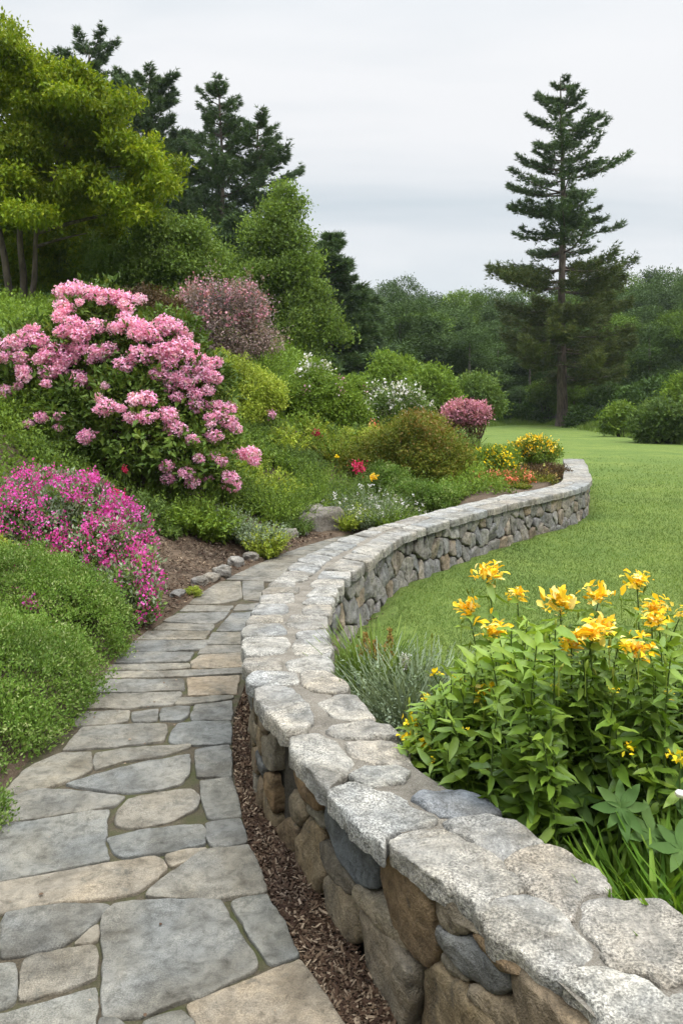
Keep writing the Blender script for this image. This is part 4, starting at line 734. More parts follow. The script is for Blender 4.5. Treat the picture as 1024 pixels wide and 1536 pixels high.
V, T = scatter(LEAF, P, rng.normal(size=P.shape) * .6 + [0, 0, .6], rng.normal(size=P.shape) * .5 + [0, 0, .8], .042 * sc * rng.uniform(.7, 1.3, len(P)))
gc = mk('ground_cover', V, T, M['freshgreen'], None, np.repeat(np.repeat(rng.random(len(x)), per) * .5 + rng.random(len(P)) * .5, 2)); tag(gc, 'leafy green ground cover spread over the garden bank', 'ground cover', kind='stuff')

# lawn grass blades (near part of the lawn)
n = 230000; y = 3.3 * (26 / 3.3) ** rng.random(n); x = rng.uniform(-.04, .46, n) * y + .1; dR = sdist(x, y, RC)
keep = (dR < -.05) & ~((dR > -.35) & (y > 3.6) & (y < 6.2) & (noise(np.stack([x, y, 0 * x], 1) * 4, 3) + (dR + .2) * 4 > 0)); x, y = x[keep], y[keep]; n = len(x)
kk_ = rng.random(len(x)) > sstep(9, 25, y); x, y = x[kk_], y[kk_]; n = len(x); tz = .012 * fbm(np.stack([x, y, 0 * x], -1) * .7, 5, 2) - .004; sc = np.clip(y / 6, .8, 3.2)
V, T = scatter((np.array([[-.10, 0, 0], [.10, 0, 0], [0, 1, .1]]), np.array([[0, 1, 2]])), np.stack([x, y, tz], 1), rng.normal(size=(n, 3)) * [.55, .55, .1] + [0, 0, .8], rng.normal(size=(n, 3)) + [0, -.4, .3], .026 * sc ** .5 * rng.uniform(.6, 1.3, n))
tag(mk('lawn_blades', V, T, M['blade'], None, rng.random(n)), 'short mown grass blades of the lawn', 'grass', kind='stuff')
def chips(name, lb, x, y, z, size, seed):
    rg = np.random.default_rng(seed); n_ = len(x); D = rg.normal(size=(n_, 3)) * [1, 1, .35]; V, T = scatter((np.array([[-.16, 0, 0], [.16, .05, 0.02], [.13, 1, 0.05], [-.14, .9, 0]]), np.array([[0, 1, 2], [0, 2, 3]])), np.stack([x, y, z], 1), D, rg.normal(size=(n_, 3)) * .35 + [0, 0, 1], size * rg.uniform(.5, 1.5, n_))
    return tag(mk(name, V, T, M['chip'], None, np.repeat(rg.random(n_) ** 1.6, 2)), lb, 'mulch', kind='stuff')
n = 26000; t = rng.random(n); pa = np.stack([np.interp(t * (len(PR2) - 1), range(len(PR2)), PR2[:, 0]), np.interp(t * (len(PR2) - 1), range(len(PR2)), PR2[:, 1])], 1); v = rng.random(n)
lx = np.interp(pa[:, 1], LC[:90, 1], LC[:90, 0]); x = pa[:, 0] + (lx + .05 - pa[:, 0]) * v + .0; keep = x > pa[:, 0] + .005
chips('mulch_chips', 'dark shredded bark filling the gap between path and wall', x[keep], pa[keep, 1], np.full(keep.sum(), -.028) + rng.random(keep.sum()) * .014, .018, 3)
n = 30000; y = rng.uniform(5.4, 9.4, n); x = rng.uniform(-3.3, 0, n); hh, dq = hill(x, y); keep = (dq > -.02) & (dq < 1.6)
chips('mulch_chips', 'brown shredded bark spread on the garden bed below the rhododendron', x[keep], y[keep], hh[keep] + .02 + rng.random(keep.sum()) * .015, .026, 4)
n = 9000; y = rng.uniform(3.4, 11, n); x = rng.uniform(-.2, 3.5, n); dR = sdist(x, y, RC); keep = (dR < .04) & (dR > -.22 + .2 * rng.random(n)) & (y < 6.2)
chips('mulch_chips', 'dry brown litter lying against the lawn side foot of the wall', x[keep], y[keep], .004 + rng.random(keep.sum()) * .012, .022, 5)

rg_ = np.random.default_rng(31); n = 420; y = rg_.uniform(2.0, 8.5, n); x = rg_.uniform(-1.6, .2, n); keep = (sdist(x, y, PL) < -.02) & (sdist(x, y, PR) > .02) & (rg_.random(n) < np.where(x < -.9, .9, .25)); x, y = x[keep], y[keep]; n = len(x)
V, T = scatter(LEAFR, np.stack([x, y, np.full(n, .006)], 1), rg_.normal(size=(n, 3)) * [1, 1, .05], np.tile([0, 0, 1.], (n, 1)) + rg_.normal(size=(n, 3)) * .15, rg_.uniform(.006, .017, n)); tag(mk('leaf_litter', V, T, M['chip'], None, np.repeat(.3 + .7 * rg_.random(n), 4)), 'small dry leaves and petals fallen on the flagstones', 'leaf litter', kind='stuff')
# ------------------------------------------------------------------ plants on the lawn side of the wall
def blade_clump(name, label, cx_, cy_, z0, n_, L, mat, spread=.06, lean=.5, seed=0, w=1.0, group=None, cat='grass clump', leanx=0):
    rng = np.random.default_rng(seed); o = thing(name, label, cat, (cx_, cy_, z0), group); P = np.array([cx_, cy_, z0]) + rng.normal(size=(n_, 3)) * [spread, spread, .004]; D = rng.normal(size=(n_, 3)) * [lean, lean, .1] + [leanx, 0, 1]
    tv = long_leaf(.035 * w, 6, .35, .01); V, T = scatter(tv, P, D, D * [-1, -1, 0] + [0, 0, .6] + rng.normal(size=P.shape) * .3, L * rng.uniform(.55, 1.15, n_)); mk('blades', V, T, M[mat], o, np.repeat(rng.random(n_), len(tv[1]))); return o
blade_clump('ornamental_grass', 'arching green grass clump against the wall beside the silvery plant', .15, 3.70, 0, 420, .50, 'birch', .045, .16, 1, .45, leanx=.10)
blade_clump('silvery_plant', 'silvery grey-green needle-leaved plant between the grass clump and the lilies',   .32, 3.42, 0, 1300, .47, 'silver', .085, .24, 2, .30, cat='plant')
shrub('silvery_plant', 'low silver foliage at the foot of the needle-leaved plant by the wall', 'plant', [(.3, 3.25, .08, .17, .14, .12), (.42, 3.3, .07, .14, .12, .1), (.15, 3.4, .06, .14, .12, .1)], 500, 9, .028, .018, 'midgreen', seed=120, sr=.003)
shoots('silvery_plant', 'soft silvery grey-green mound beside the wall in front of the rusty spikes', 'plant', .33, 3.45, .22, .54, 520, 20, .030, 'silver', 941, 'silvery plants by the wall', None, .6, 0.0)
shoots('green_tuft', 'fine green tuft squeezed between wall and grass clump', 'plant', .07, 3.92, .12, .46, 200, 18, .03, 'birch', 942, None, None, .5, 0.0)
def spike(lb, px, py, Y, hgt, seed):
    rng = np.random.default_rng(seed); top = W(px, py, Y); o = thing('flower_spike', lb, 'flower', (top[0], top[1], 0), 'rusty flower spikes beside the wall'); V, T = tube([(top[0], top[1], 0), (top[0], top[1], top[2])], [.004, .002], 5); mk('stem', V, T, M['stem'], o, .5)
    n_ = 200; t_ = rng.random(n_); P = np.stack([top[0] + 0 * t_, top[1] + 0 * t_, top[2] - t_ * hgt], 1); P[:, :2] += rng.normal(size=(n_, 2)) * (.004 + .013 * t_)[:, None]; V, T = scatter(LEAFR, P, rng.normal(size=P.shape) * .6 + [0, 0, .7], rng.normal(size=P.shape), .013); mk('florets', V, T, M['rust'], o, np.repeat(rng.random(n_), 4))
spike('tall rust-orange flower spike behind the silvery plant', 584, 944, 3.75, .16, 5); spike('short pinkish rust flower spike nearest the wall, above the grass clump', 548, 950, 3.8, .11, 6); spike('small rusty flower spike left of the tallest one', 562, 962, 3.7, .08, 7)
shrub('white_tuft', 'small white seed head on the silvery plant', 'plant', [(*W(607, 990, 3.6), .016, .016, .028)], 40, 6, .013, .006, 'white', seed=130, base=(W(607, 990, 3.6)[0], 3.62, 0), sr=.0025, nstem=6)

# lilies
rng = np.random.default_rng(200)
FLW = [(730, 861, 3.0, 1.0), (702, 913, 3.0, .9), (738, 946, 2.75, 1.0), (775, 892, 3.1, .8), (839, 905, 2.8, 1.15), (897, 895, 2.8, 1.0), (955, 873, 2.85, .95), (985, 912, 2.6, .95), (977, 930, 2.55, .85), (1018, 922, 2.7, .75), (890, 948, 2.35, 1.0), (905, 942, 2.4, .8), (856, 963, 2.35, .9), (953, 970, 2.25, 1.0), (729, 1040, 2.6, .8), (748, 985, 2.9, .45)]
SMALL = [(650, 1008, 2.95, .55), (655, 1071, 2.8, .4), (620, 1085, 2.75, .8), (632, 1115, 2.65, .8), (617, 1108, 2.7, .7), (668, 1040, 2.85, .35), (860, 1103, 2.4, .55), (943, 1122, 2.2, .5), (1018, 1135, 2.15, .7), (760, 1000, 2.5, .35), (797, 985, 2.6, .4), (690, 1020, 2.6, .4), (636, 1045, 2.6, .45), (1000, 1040, 2.25, .4), (830, 1030, 2.35, .3), (920, 1035, 2.25, .35), (700, 1095, 2.5, .3), (648, 1140, 2.5, .35)]
lily = thing('lily_clump', 'tall leafy clump with golden orange double blooms beside the wall at lower right', 'flowering plant', (.85, 2.75, 0))
LP, LD, LN, LS, LR, stems = [], [], [], [], [], []
def add_stem(bx, by, top, nl, L, tipf=1.0):
    P = curve3((bx, by, 0), top, (rng.normal() * .05, rng.normal() * .04, .06), 12); stems.append(tube(P, np.linspace(.005, .002, 12), 5))
    t_ = np.linspace(.12, 1.0, nl) ** .8; az = np.arange(nl) * 2.4 + rng.random() * 6; pp_ = np.stack([np.interp(t_, np.linspace(0, 1, 12), P[:, j]) for j in range(3)], 1)
    el = rng.uniform(-.25, .45, nl) + t_ * .35; dv = np.stack([np.cos(az) * np.cos(el), np.sin(az) * np.cos(el), np.sin(el)], 1); LP.append(pp_); LD.append(dv + rng.normal(size=dv.shape) * .33); LN.append(np.tile([0, 0, 1.], (nl, 1)) + rng.normal(size=(nl, 3)) * .45); LS.append(L * (1.15 - .35 * t_) * rng.uniform(.6, 1.25, nl)); LR.append(np.clip(.75 * t_ ** 3 + rng.normal(size=nl) * .2 + .15, 0, 1))
for (px, py, Y, f) in FLW:
    p = W(px, py, Y); bx, by = .95 + (p[0] - .95) * .75, 2.85 + (p[1] - 2.85) * .7; bx = max(bx, np.interp(by, RC[:90, 1], RC[:90, 0]) + .08); add_stem(bx, by, p - [0, 0, .015], 30, .10 if f < 1.2 else .11)
cnt = 0
while cnt < 240:
    px, py = rng.uniform(640, 1120), rng.uniform(925, 1150); Y = rng.uniform(2.2, 3.25)
    top_lim = np.interp(px, [640, 700, 760, 860, 960, 1040, 1120], [1050, 985, 928, 945, 962, 965, 965])
    if py < top_lim - 6: continue
    p = W(px, py, Y)
    by = p[1] + rng.normal() * .05 + .06; wx = np.interp(by, RC[:90, 1], RC[:90, 0])
    if p[2] < .25 or p[0] < wx + .02: continue
    add_stem(max(p[0] + .05, wx + .07), by, p, int(36 + 14 * rng.random()), rng.uniform(.07, .105)); cnt += 1
for (px, py, Y, f) in SMALL:
    p = W(px, py, Y); by = p[1] + .08; wx = np.interp(by, RC[:90, 1], RC[:90, 0]); add_stem(max(p[0] + .08, wx + .08), by, p - [0, 0, .01], 18, .075)
for _ in range(70):
    px = rng.uniform(606, 725); py = np.interp(px, [606, 640, 725], [1110, 1035, 985]) + abs(rng.normal()) * 50; Y = rng.uniform(2.55, 2.95); p = W(px, py, Y); by = p[1] + .08; wx = np.interp(by, RC[:90, 1], RC[:90, 0]); add_stem(max(p[0] + .06, wx + .05), by, p, 26, .075)
V, T = scatter(LONG, np.vstack(LP), np.vstack(LD), np.vstack(LN), np.concatenate(LS)); nl = len(np.vstack(LP)); mk('leaves', V, T, M['lily'], lily, np.repeat(np.concatenate(LR), len(LONG[1])), True)
V, T, R = join(stems); mk('stems', V, T, M['stem'], lily, R, True)
for i, (px, py, Y, f) in enumerate(FLW + SMALL):
    p = W(px, py, Y); big = f > .75 and i < len(FLW); n_ = int(60 * f) + 12 if big else int(18 * f) + 5; r_ = .034 * f
    u1 = rng.random(n_); az = rng.uniform(0, 6.28, n_); el = np.where(u1 < .45, rng.uniform(-.25, .25, n_), rng.uniform(.2, 1.35, n_)); dv = np.stack([np.cos(az) * np.cos(el), np.sin(az) * np.cos(el), np.sin(el)], 1); tlt = rng.normal(size=3) * .35; dv = nrm(dv + tlt * [1, 1, .2] + np.array([0, -.25, 0]))
    offs = rng.normal(size=(n_, 3)) * [.6, .5, .45] * r_; V, T = scatter(PETAL, p + offs, dv, np.tile([0, 0, 1.], (n_, 1)) + rng.normal(size=(n_, 3)) * .5, r_ * 1.0 * rng.uniform(.5, 1.25, n_)); mk('flower', V, T, M['orange' if i < len(FLW) else 'yellow'], lily, np.repeat(rng.random(n_), len(PETAL[1])), True)
bt = []
for _ in range(60):
    k_ = rng.integers(len(FLW)); px, py, Y, f = FLW[k_]; p = W(px + rng.normal() * 45, py + 14 + abs(rng.normal()) * 26, Y + rng.normal() * .1); d_ = nrm(np.array([rng.normal() * .4, rng.normal() * .4, 1.])); V, T = tube([p - [0, 0, .07], p - [0, 0, .004], p, p + d_ * .008, p + d_ * .02, p + d_ * .027], [.0012, .0012, .0015, .004, .0035, .0008], 6); mk('bud', V, T, M['chart'], lily, rng.random(), True)
# broad rosette leaves
def rosette(c, L, n_, nrmv, seed):
    rg = np.random.default_rng(seed); az = np.linspace(0, 2 * np.pi, n_, endpoint=False) + rg.normal(size=n_) * .12; nv_ = nrm(np.array(nrmv)); u_ = nrm(np.cross(nv_, [0, 0, 1.])); v_ = np.cross(nv_, u_); D = np.cos(az)[:, None] * u_ + np.sin(az)[:, None] * v_ + nv_ * .12
    tv = long_leaf(.19, 8, .12, .05); return (*scatter(tv, np.tile(c, (n_, 1)), D, np.tile(nv_, (n_, 1)), L * rg.uniform(.85, 1.15, n_)), np.repeat(rg.random(n_), len(tv[1])))
rs_ = [rosette(W(931, 1212, 2.12), .078, 8, (-.1, -.75, .65), 1), rosette(W(975, 1250, 2.1), .085, 6, (.2, -.6, .7), 2), rosette(W(1015, 1190, 2.2), .09, 7, (-.2, -.5, .8), 3), rosette(W(860, 1195, 2.3), .08, 6, (-.3, -.7, .5), 4), rosette(W(1020, 1275, 2.05), .085, 6, (0, -.5, .8), 5)]
rz = thing('rosette_plant', 'plant with broad smooth leaves in star-like whorls below the lily clump', 'plant', (.8, 2.3, 0)); V, T, R = join(rs_); mk('leaves', V, T, M['lilydark'], rz, R, True)
V, T, R = join([tube(curve3((.8 + .1 * i, 2.35, 0), W(px, py, Y), (0, 0, .05)), np.linspace(.006, .004, 8), 5) for i, (px, py, Y) in enumerate([(931, 1212, 2.12), (975, 1250, 2.1), (1015, 1190, 2.2), (860, 1195, 2.3), (1020, 1275, 2.05)])]); mk('stems', V, T, M['stem'], rz, R, True)
p = W(1019, 1191, 2.12); V, T = tube([p + [-.013, 0, .003], p + [-.006, 0, .002], p + [.01, 0, -.002], p + [.03, 0, -.006]], [.004, .0105, .011, .004], 10); wbud = thing('white_bud', 'white flower bud at the right picture edge among the broad leaves', 'flower bud', (p[0], p[1], 0)); mk('bud', V, T, M['white'], wbud, .9, True)
V, T = tube([(p[0] + .02, p[1] + .03, 0), p + [.02, 0, -.005]], [.004, .003], 5); mk('stem', V, T, M['stem'], wbud, .5)
i = 0
for (px, py, Y, L, n_) in [(915, 1330, 1.98, .16, 70), (960, 1345, 1.93, .17, 80), (1005, 1350, 1.88, .17, 80), (870, 1290, 2.1, .15, 60), (1050, 1360, 1.85, .18, 70), (830, 1250, 2.2, .15, 50)]:
    c = W(px, py, Y); wx = float(np.interp(c[1], RC[:90, 1], RC[:90, 0])); cx0 = max(c[0], wx + .16); i += 1
    blade_clump('grass_tuft', ['', 'leftmost but two bright green grass tuft leaning on the wall coping', 'broad bright grass tuft in the middle of the row at the coping edge', 'bright grass tuft at the lower right picture edge behind the coping', 'short grass tuft in the shade below the lilies', 'grass tuft reaching the right picture edge lowest down', 'small dark grass tuft at the left end of the row below the lilies'][i], cx0, c[1] + .03, 0.0, n_ * 2, .40 + .03 * (i % 3), 'ltgrass', .055, .2, 140 + i, .9, 'grass tufts below the lilies')

# ------------------------------------------------------------------ trees
def crown_tree(name, label, base, blobs, ns, per, size, spread, mat, trunks, bark='bark', seed=1, group=None, limbs=None, **kw):
    rng = np.random.default_rng(seed); o = thing(name, label, 'tree', base, group); V, T, R, sp = foliage(rng, blobs, ns, per, size, spread, **kw); mk('crown', V, T, M[mat], o, R)
    for (pts, r0, r1) in trunks: P = catmull(pts, 6); V, T = tube(P, np.linspace(r0, r1, len(P)), 10, .12); mk('trunk', V, T, M[bark], o, .5, True)
    if limbs: V, T, R = join([tube(curve3(a, b, c_, 10), np.linspace(r, r * .3, 10), 6) for a, b, c_, r in limbs]); mk('limbs', V, T, M[bark], o, R, True)
    return o
# chartreuse maple
MY = 20.0; mb = np.array([-8.1, MY, gz(-8.1, MY) - .1])
rngm = np.random.default_rng(5); MB_ = []
for (px, py, r) in [(40, 110, 60), (110, 150, 58), (-40, 130, 70), (160, 205, 55), (60, 210, 75), (215, 250, 42), (130, 285, 60), (30, 300, 70), (245, 275, 28), (190, 300, 40), (-60, 250, 90), (90, 120, 45), (20, 70, 30), (175, 165, 30), (100, 350, 48), (200, 232, 34), (-90, 340, 80), (20, 370, 40), (10, 85, 35), (60, 400, 30)]:
    for k in range(11):
        MB_.append(wb(px + rngm.normal() * r * .42, py + rngm.normal() * r * .36, MY + (rngm.uniform(-2.6, 1.5) if py < 330 else rngm.uniform(1.0, 3.0)), r * rngm.uniform(.28, .52), .24, 1.0))
tr = [([W(20, 478, MY), W(12, 420, MY), W(0, 350, MY), W(-20, 280, MY), W(-40, 200, MY)], .10, .04), ([W(35, 475, MY + .2), W(36, 420, MY + .2), W(30, 350, MY), W(38, 270, MY), W(70, 190, MY)], .11, .03), ([W(40, 470, MY - .3), W(52, 420, MY - .3), W(55, 350, MY - .3), W(75, 290, MY - .3), W(110, 220, MY - .3)], .08, .025)]
for (px, py, r) in [(60, 330, 60), (120, 340, 50), (10, 250, 60), (80, 260, 60), (150, 320, 45), (-40, 350, 60), (40, 400, 45), (110, 400, 45), (0, 180, 60)]: MB_.append(wb(px, py, MY + 2.6, r, .7, .5))
lb_ = [(W(54, 350, MY - .3), W(200, 315, MY - .8), (0, 0, .1), .06), (W(60, 330, MY), W(150, 295, MY - 1), (0, 0, .3), .06), (W(56, 370, MY), W(130, 350, MY - .6), (0, 0, .05), .045), (W(30, 340, MY), W(-40, 260, MY - .5), (0, 0, .1), .05), (W(75, 290, MY), W(110, 200, MY - .5), (-.2, 0, .1), .05), (W(38, 270, MY), W(40, 150, MY - .5), (.2, 0, .1), .05), (W(75, 290, MY - .3), W(180, 250, MY - .5), (0, 0, .3), .045), (W(110, 225, MY), W(190, 185, MY), (0, 0, .3), .035)]
crown_tree('maple_tree', 'large spreading yellow-green maple with several slim trunks at the upper left', mb, MB_, 21000, 9, .125, .12, 'maple', tr, 'bark', 5, None, lb_, out=.7, up=-.05, jit=.6, shell=(.7, 1.02), rough=.3, fr=3, nup=1.7)
V, T = tube(catmull([W(52, 480, 17), W(53, 430, 17), W(55, 380, 17)], 4), .035, 7)
# willowy tree behind the rhododendron
def blob_tree(name, lb, Y, cs, ns, per, size, mat, seed, trunkpx, grp=None, sq=.8, bark='bark', r0=.12, **kw):
    B_ = []; rg = np.random.default_rng(seed)
    for (px, py, r) in cs:
        B_.append(wb(px, py, Y + rg.uniform(-1, 1) * r * Y / F * .8, r * .7, sq)); B_ += subdiv([wb(px, py, Y, r, sq)], 9, .36, seed + px, .62, 1.12)
    x0 = (trunkpx - 512) * Y / F; zg = gz(x0, Y); top = min(c[1] for c in cs); tp = W(trunkpx, top, Y)
    return crown_tree(name, lb, (x0, Y, zg), B_, ns, per, size, size * 1.5, mat, [([(x0, Y, zg - .2), (x0 + .05, Y, zg + (tp[2] - zg) * .4), (x0, Y, tp[2])], r0, r0 * .2)], bark, seed, grp, **kw)
blob_tree('willow_tree', 'soft mid-green rounded tree behind the rhododendron, right of the maple', 21, [(245, 370, 55), (200, 400, 50), (300, 400, 45), (170, 430, 40), (260, 430, 60), (320, 440, 40), (230, 335, 32), (290, 350, 30), (160, 385, 30)], 5200, 10, .11, 'birch', 301, 250, out=.5, up=0, jit=.8, rough=.6, shell=(.5, 1.05), nup=1.0)
blob_tree('birch_tree', 'tall light green deciduous tree in the centre left, in front of the dark spruce', 27, [(425, 292, 14), (432, 315, 20), (412, 322, 20), (422, 350, 30), (392, 350, 20), (445, 365, 22), (400, 388, 34), (440, 400, 34), (466, 392, 14), (420, 440, 42), (384, 440, 26), (464, 440, 26), (390, 495, 34), (440, 490, 40), (484, 470, 20), (500, 500, 18), (410, 540, 38), (462, 535, 30), (368, 400, 18), (365, 480, 24)], 6800, 10, .125, 'birch', 302, 425, sq=1.05, rough=.8, shell=(.5, 1.05), up=.7, jit=.7, nup=1.0)
blob_tree('dark_broadleaf_tree', 'dark green tree filling the gap under the maple crown at the left', 30, [(100, 420, 60), (30, 430, 60), (150, 380, 50), (60, 380, 50), (-30, 420, 70)], 2600, 9, .18, 'darkgreen', 303, 90)

def pine(name, label, base, H, prof, seed, nwh=26, per_wh=5, tuft=.34, dens=1.0, mat='pine', z0=.12, group=None, droop=.10, up=.25, trunk_r=None, gaps=0.0, flat=.10, low=None):
    rng = np.random.default_rng(seed); base = np.array(base, float); o = thing(name, label, 'tree', base, group); tr_ = trunk_r or H * .018
    zz = np.linspace(0, 1, 24); P = np.stack([base[0] + .012 * H * noise(np.stack([zz * 3, zz * 0, zz * 0 + seed], 1), seed), base[1] + 0 * zz, base[2] - .2 + zz * (H + .1)], 1); rr_ = tr_ * (1 - zz) ** .8 + .02 + tr_ * .5 * np.exp(-zz * 40); V, T = tube(P, rr_, 10, .15); mk('trunk', V, T, M['bark'], o, .5, True)
    br, TP, TD = [], [], []
    for w_ in range(nwh):
        tz_ = z0 + (1 - z0) * (w_ + rng.uniform(-.32, .32)) / nwh 
        for b_ in range(per_wh):
            if rng.random() < gaps: continue
            az = rng.uniform(0, 6.283); t_ = np.clip(tz_ + rng.uniform(-.007, .007), 0, .985); L = prof(t_, az) * rng.uniform(.6, 1.04)
            if L < .15: L = .15
            uv = np.linspace(0, 1, 9); dh = np.array([math.cos(az), math.sin(az)]); zs = (-droop * uv + up * uv ** 2.2 + (.5 * t_ ** 2) * uv) * L
            lat = np.array([-dh[1], dh[0]]); cv = rng.normal() * .08 * L; pts = np.stack([base[0] + dh[0] * uv * L + lat[0] * cv * uv ** 2, base[1] + dh[1] * uv * L + lat[1] * cv * uv ** 2, base[2] + t_ * H + zs], 1); br.append(tube(pts, np.linspace(.02 + L * .012, .012, 9), 4))
            nt_ = int((12 + 34 * L * dens) * (1.7 if low and t_ < low else 1.0)); ut = rng.uniform(.18, 1.0, nt_) ** .75; wl = rng.normal(size=nt_) * L * .17 * (1.08 - ut) + rng.normal(size=nt_) * .08
            c_ = np.stack([np.interp(ut, uv, pts[:, j]) for j in range(3)], 1); c_[:, :2] += lat * wl[:, None]; c_[:, 2] += rng.normal(size=nt_) * flat * (.5 + .5 * L / 3) * (2.2 if low and t_ < low else 1.0) + .1 * np.abs(wl) ; TP.append(c_); TD.append(np.tile([dh[0], dh[1], .35], (nt_, 1)) + lat_dir(lat, wl))
    V, T, R = join(br); mk('branches', V, T, M['bark'], o, R, True)
    TPa, TDa = np.vstack(TP), np.vstack(TD); k_ = 10; q = np.repeat(TPa, k_, 0); D = np.repeat(TDa, k_, 0) + rng.normal(size=(len(q), 3)) * [.75, .75, .45]
    V, T = scatter(NEEDLE, q, D, rng.normal(size=q.shape) + [0, 0, .8], tuft * rng.uniform(.6, 1.25, len(q))); R = np.repeat(rng.random(len(TPa)), k_) * .6 + rng.random(len(q)) * .4
    if low is None: mk('needles', V, T, M[mat], o, R); return o
    lw = (q[:, 2] - base[2]) / H + rng.normal(size=len(q)) * .04 < low
    mk('needles', V, T[~lw], M[mat], o, R[~lw]); mk('lower_needles', V, T[lw], M['pine_brown'], o, R[lw]); return o
def lat_dir(lat, wl): s_ = np.sign(wl)[:, None] * .6; return np.column_stack([lat[None] * s_, np.zeros(len(wl))])
NEEDLE = (np.array([[-.09, 0, 0], [.09, 0, 0], [0, 1, 0.05]]), np.array([[0, 1, 2]]))
PH = 21.1; pbase = np.array([(845 - 512) * 48 / F, 48, -.05])
tz = [0, .1, .155, .23, .36, .455, .53, .61, .69, .75, .81, .86, .92, .96, 1]; tw = [1, 3.6, 4.2, 4.6, 4.2, 4.6, 4.2, 3.4, 3.9, 2.9, 3.3, 2.2, 1.7, 1.05, .3]
def pprof(t, az): return float(np.interp(t, tz, tw)) * (1 + .10 * math.sin(az * 2 + t * 31) + .05 * math.sin(t * 83 + az))
pine('lone_pine', 'tall lone pine with layered branches and bare lower trunk on the far lawn', pbase, PH, pprof, 12, 22, 8, .27, .95, 'pine', .15, None, .22, .27, .30, .18, .08, .47)
def simple_prof(R0, pw=.8, top=.2): return lambda t, az: top + R0 * (1 - t) ** pw * (1 + .25 * math.sin(az * 3 + t * 40))
def px_pine(name, lb, px, pytop, Y, wpx, seed, **kw):
    x = (px - 512) * Y / F; g = gz(x, Y); top = W(px, pytop, Y)[2]; H = top - g; R0 = wpx * Y / F; f = kw.pop('prof', None) or simple_prof(R0); return pine(name, lb, (x, Y, g), H, f, seed, **kw)
def tp(vals, R): return lambda t, az: float(np.interp(t, [0, .3, .4, .55, .7, .85, 1], vals)) * R * (1 + .3 * math.sin(az * 2 + t * 37) + .15 * math.sin(t * 90))
px_pine('tall_pine', 'slender pine with sky showing between its branches, its trunk visible, upper left centre', 330, 118, 40, 45, 401, nwh=20, per_wh=7, gaps=.15, z0=.3, group='tall pines at upper left', prof=tp([.5, 1.2, .9, 1.2, 1.0, .8, .15], 1.75), droop=0., dens=1.15, tuft=.22, trunk_r=.16, flat=.13)
px_pine('tall_pine', 'lower pine with a lopsided crown, rightmost of the tall pines', 385, 172, 41, 45, 402, nwh=18, per_wh=7, gaps=.15, z0=.25, group='tall pines at upper left', prof=tp([.8, 1.2, 1.3, 1.25, 1.1, .8, .2], 1.9), droop=0., dens=1.2, tuft=.24, trunk_r=.16, flat=.13)
px_pine('tall_pine', 'broad dark pine rising behind the right side of the maple', 222, 112, 42, 60, 403, nwh=22, per_wh=6, gaps=.08, z0=.2, group='tall pines at upper left', prof=tp([1.2, 1.5, 1.5, 1.3, 1.0, .7, .3], 2.4), droop=0., dens=1.3, tuft=.27, trunk_r=.25)
px_pine('tall_pine', 'round-topped dark pine peeking over the maple, leftmost of the tall pines', 132, 62, 46, 60, 404, nwh=18, per_wh=6, gaps=.1, z0=.25, group='tall pines at upper left', prof=tp([1.2, 1.3, 1.3, 1.2, 1.1, 1.0, .5], 2.3), droop=.05, dens=1.4, tuft=.28, trunk_r=.25)
px_pine('tall_pine', 'dark pine between the round-topped pine and the broad one', 176, 118, 45, 50, 405, nwh=18, per_wh=6, gaps=.05, z0=.3, group='tall pines at upper left', prof=tp([1.2, 1.3, 1.3, 1.2, 1.0, .8, .3], 2.7), droop=0., dens=1.4, tuft=.28)
px_pine('tall_pine', 'half hidden dark pine behind the right edge of the maple crown', 268, 190, 44, 50, 406, nwh=18, per_wh=6, gaps=.05, z0=.2, group='tall pines at upper left', prof=tp([1.6, 1.6, 1.5, 1.2, .9, .6, .2], 1.6), droop=0., dens=1.4, tuft=.27)
px_pine('spruce_tree', 'dark conical spruce beside the light green tree in the centre', 497, 352, 36, 60, 407, nwh=24, per_wh=7, z0=.06, prof=simple_prof(2.6, .7), droop=.25, dens=1.2, tuft=.27, up=.2)
px_pine('spruce_tree', 'dark spruce right behind the light green tree, broad at the base', 535, 430, 40, 55, 408, nwh=18, per_wh=7, z0=.05, prof=simple_prof(2.4, .6), droop=.2, dens=1.2, tuft=.4)
px_pine('spruce_tree', 'dark spruce in the gap between willow and light green tree', 352, 335, 34, 50, 409, nwh=20, per_wh=7, z0=.05, prof=simple_prof(2.5, .6), droop=.2, dens=1.2, tuft=.28)

rng = np.random.default_rng(55); EP = np.array([W(700, 0, 47)[:2], W(760, 0, 50)[:2], W(850, 0, 49)[:2], W(900, 0, 43)[:2], W(960, 0, 36)[:2], W(1030, 0, 30.5)[:2], W(1120, 0, 26)[:2]]); n = 26000; t_ = rng.random(n) * 6; ex = np.interp(t_, range(7), EP[:, 0]) + rng.normal(size=n) * .35; ey = np.interp(t_, range(7), EP[:, 1]) + rng.random(n) ** 1.5 * 3.0 + rng.normal(size=n) * .2
hp = .18 + .35 * np.clip(noise(np.stack([ex, ey, 0 * ex], 1) * .9, 4) + .3, 0, 1); V, T = scatter((np.array([[-.05, 0, 0], [.05, 0, 0], [0, 1, .1]]), np.array([[0, 1, 2]])), np.stack([ex, ey, 0 * ex - .02], 1), rng.normal(size=(n, 3)) * [.35, .35, .05] + [0, 0, 1], rng.normal(size=(n, 3)), hp * rng.uniform(.5, 1.2, n)); tag(mk('rough_grass', V, T, M['birch'], None, rng.random(n)), 'rough unmown grass along the far edge of the lawn', 'grass', kind='stuff')
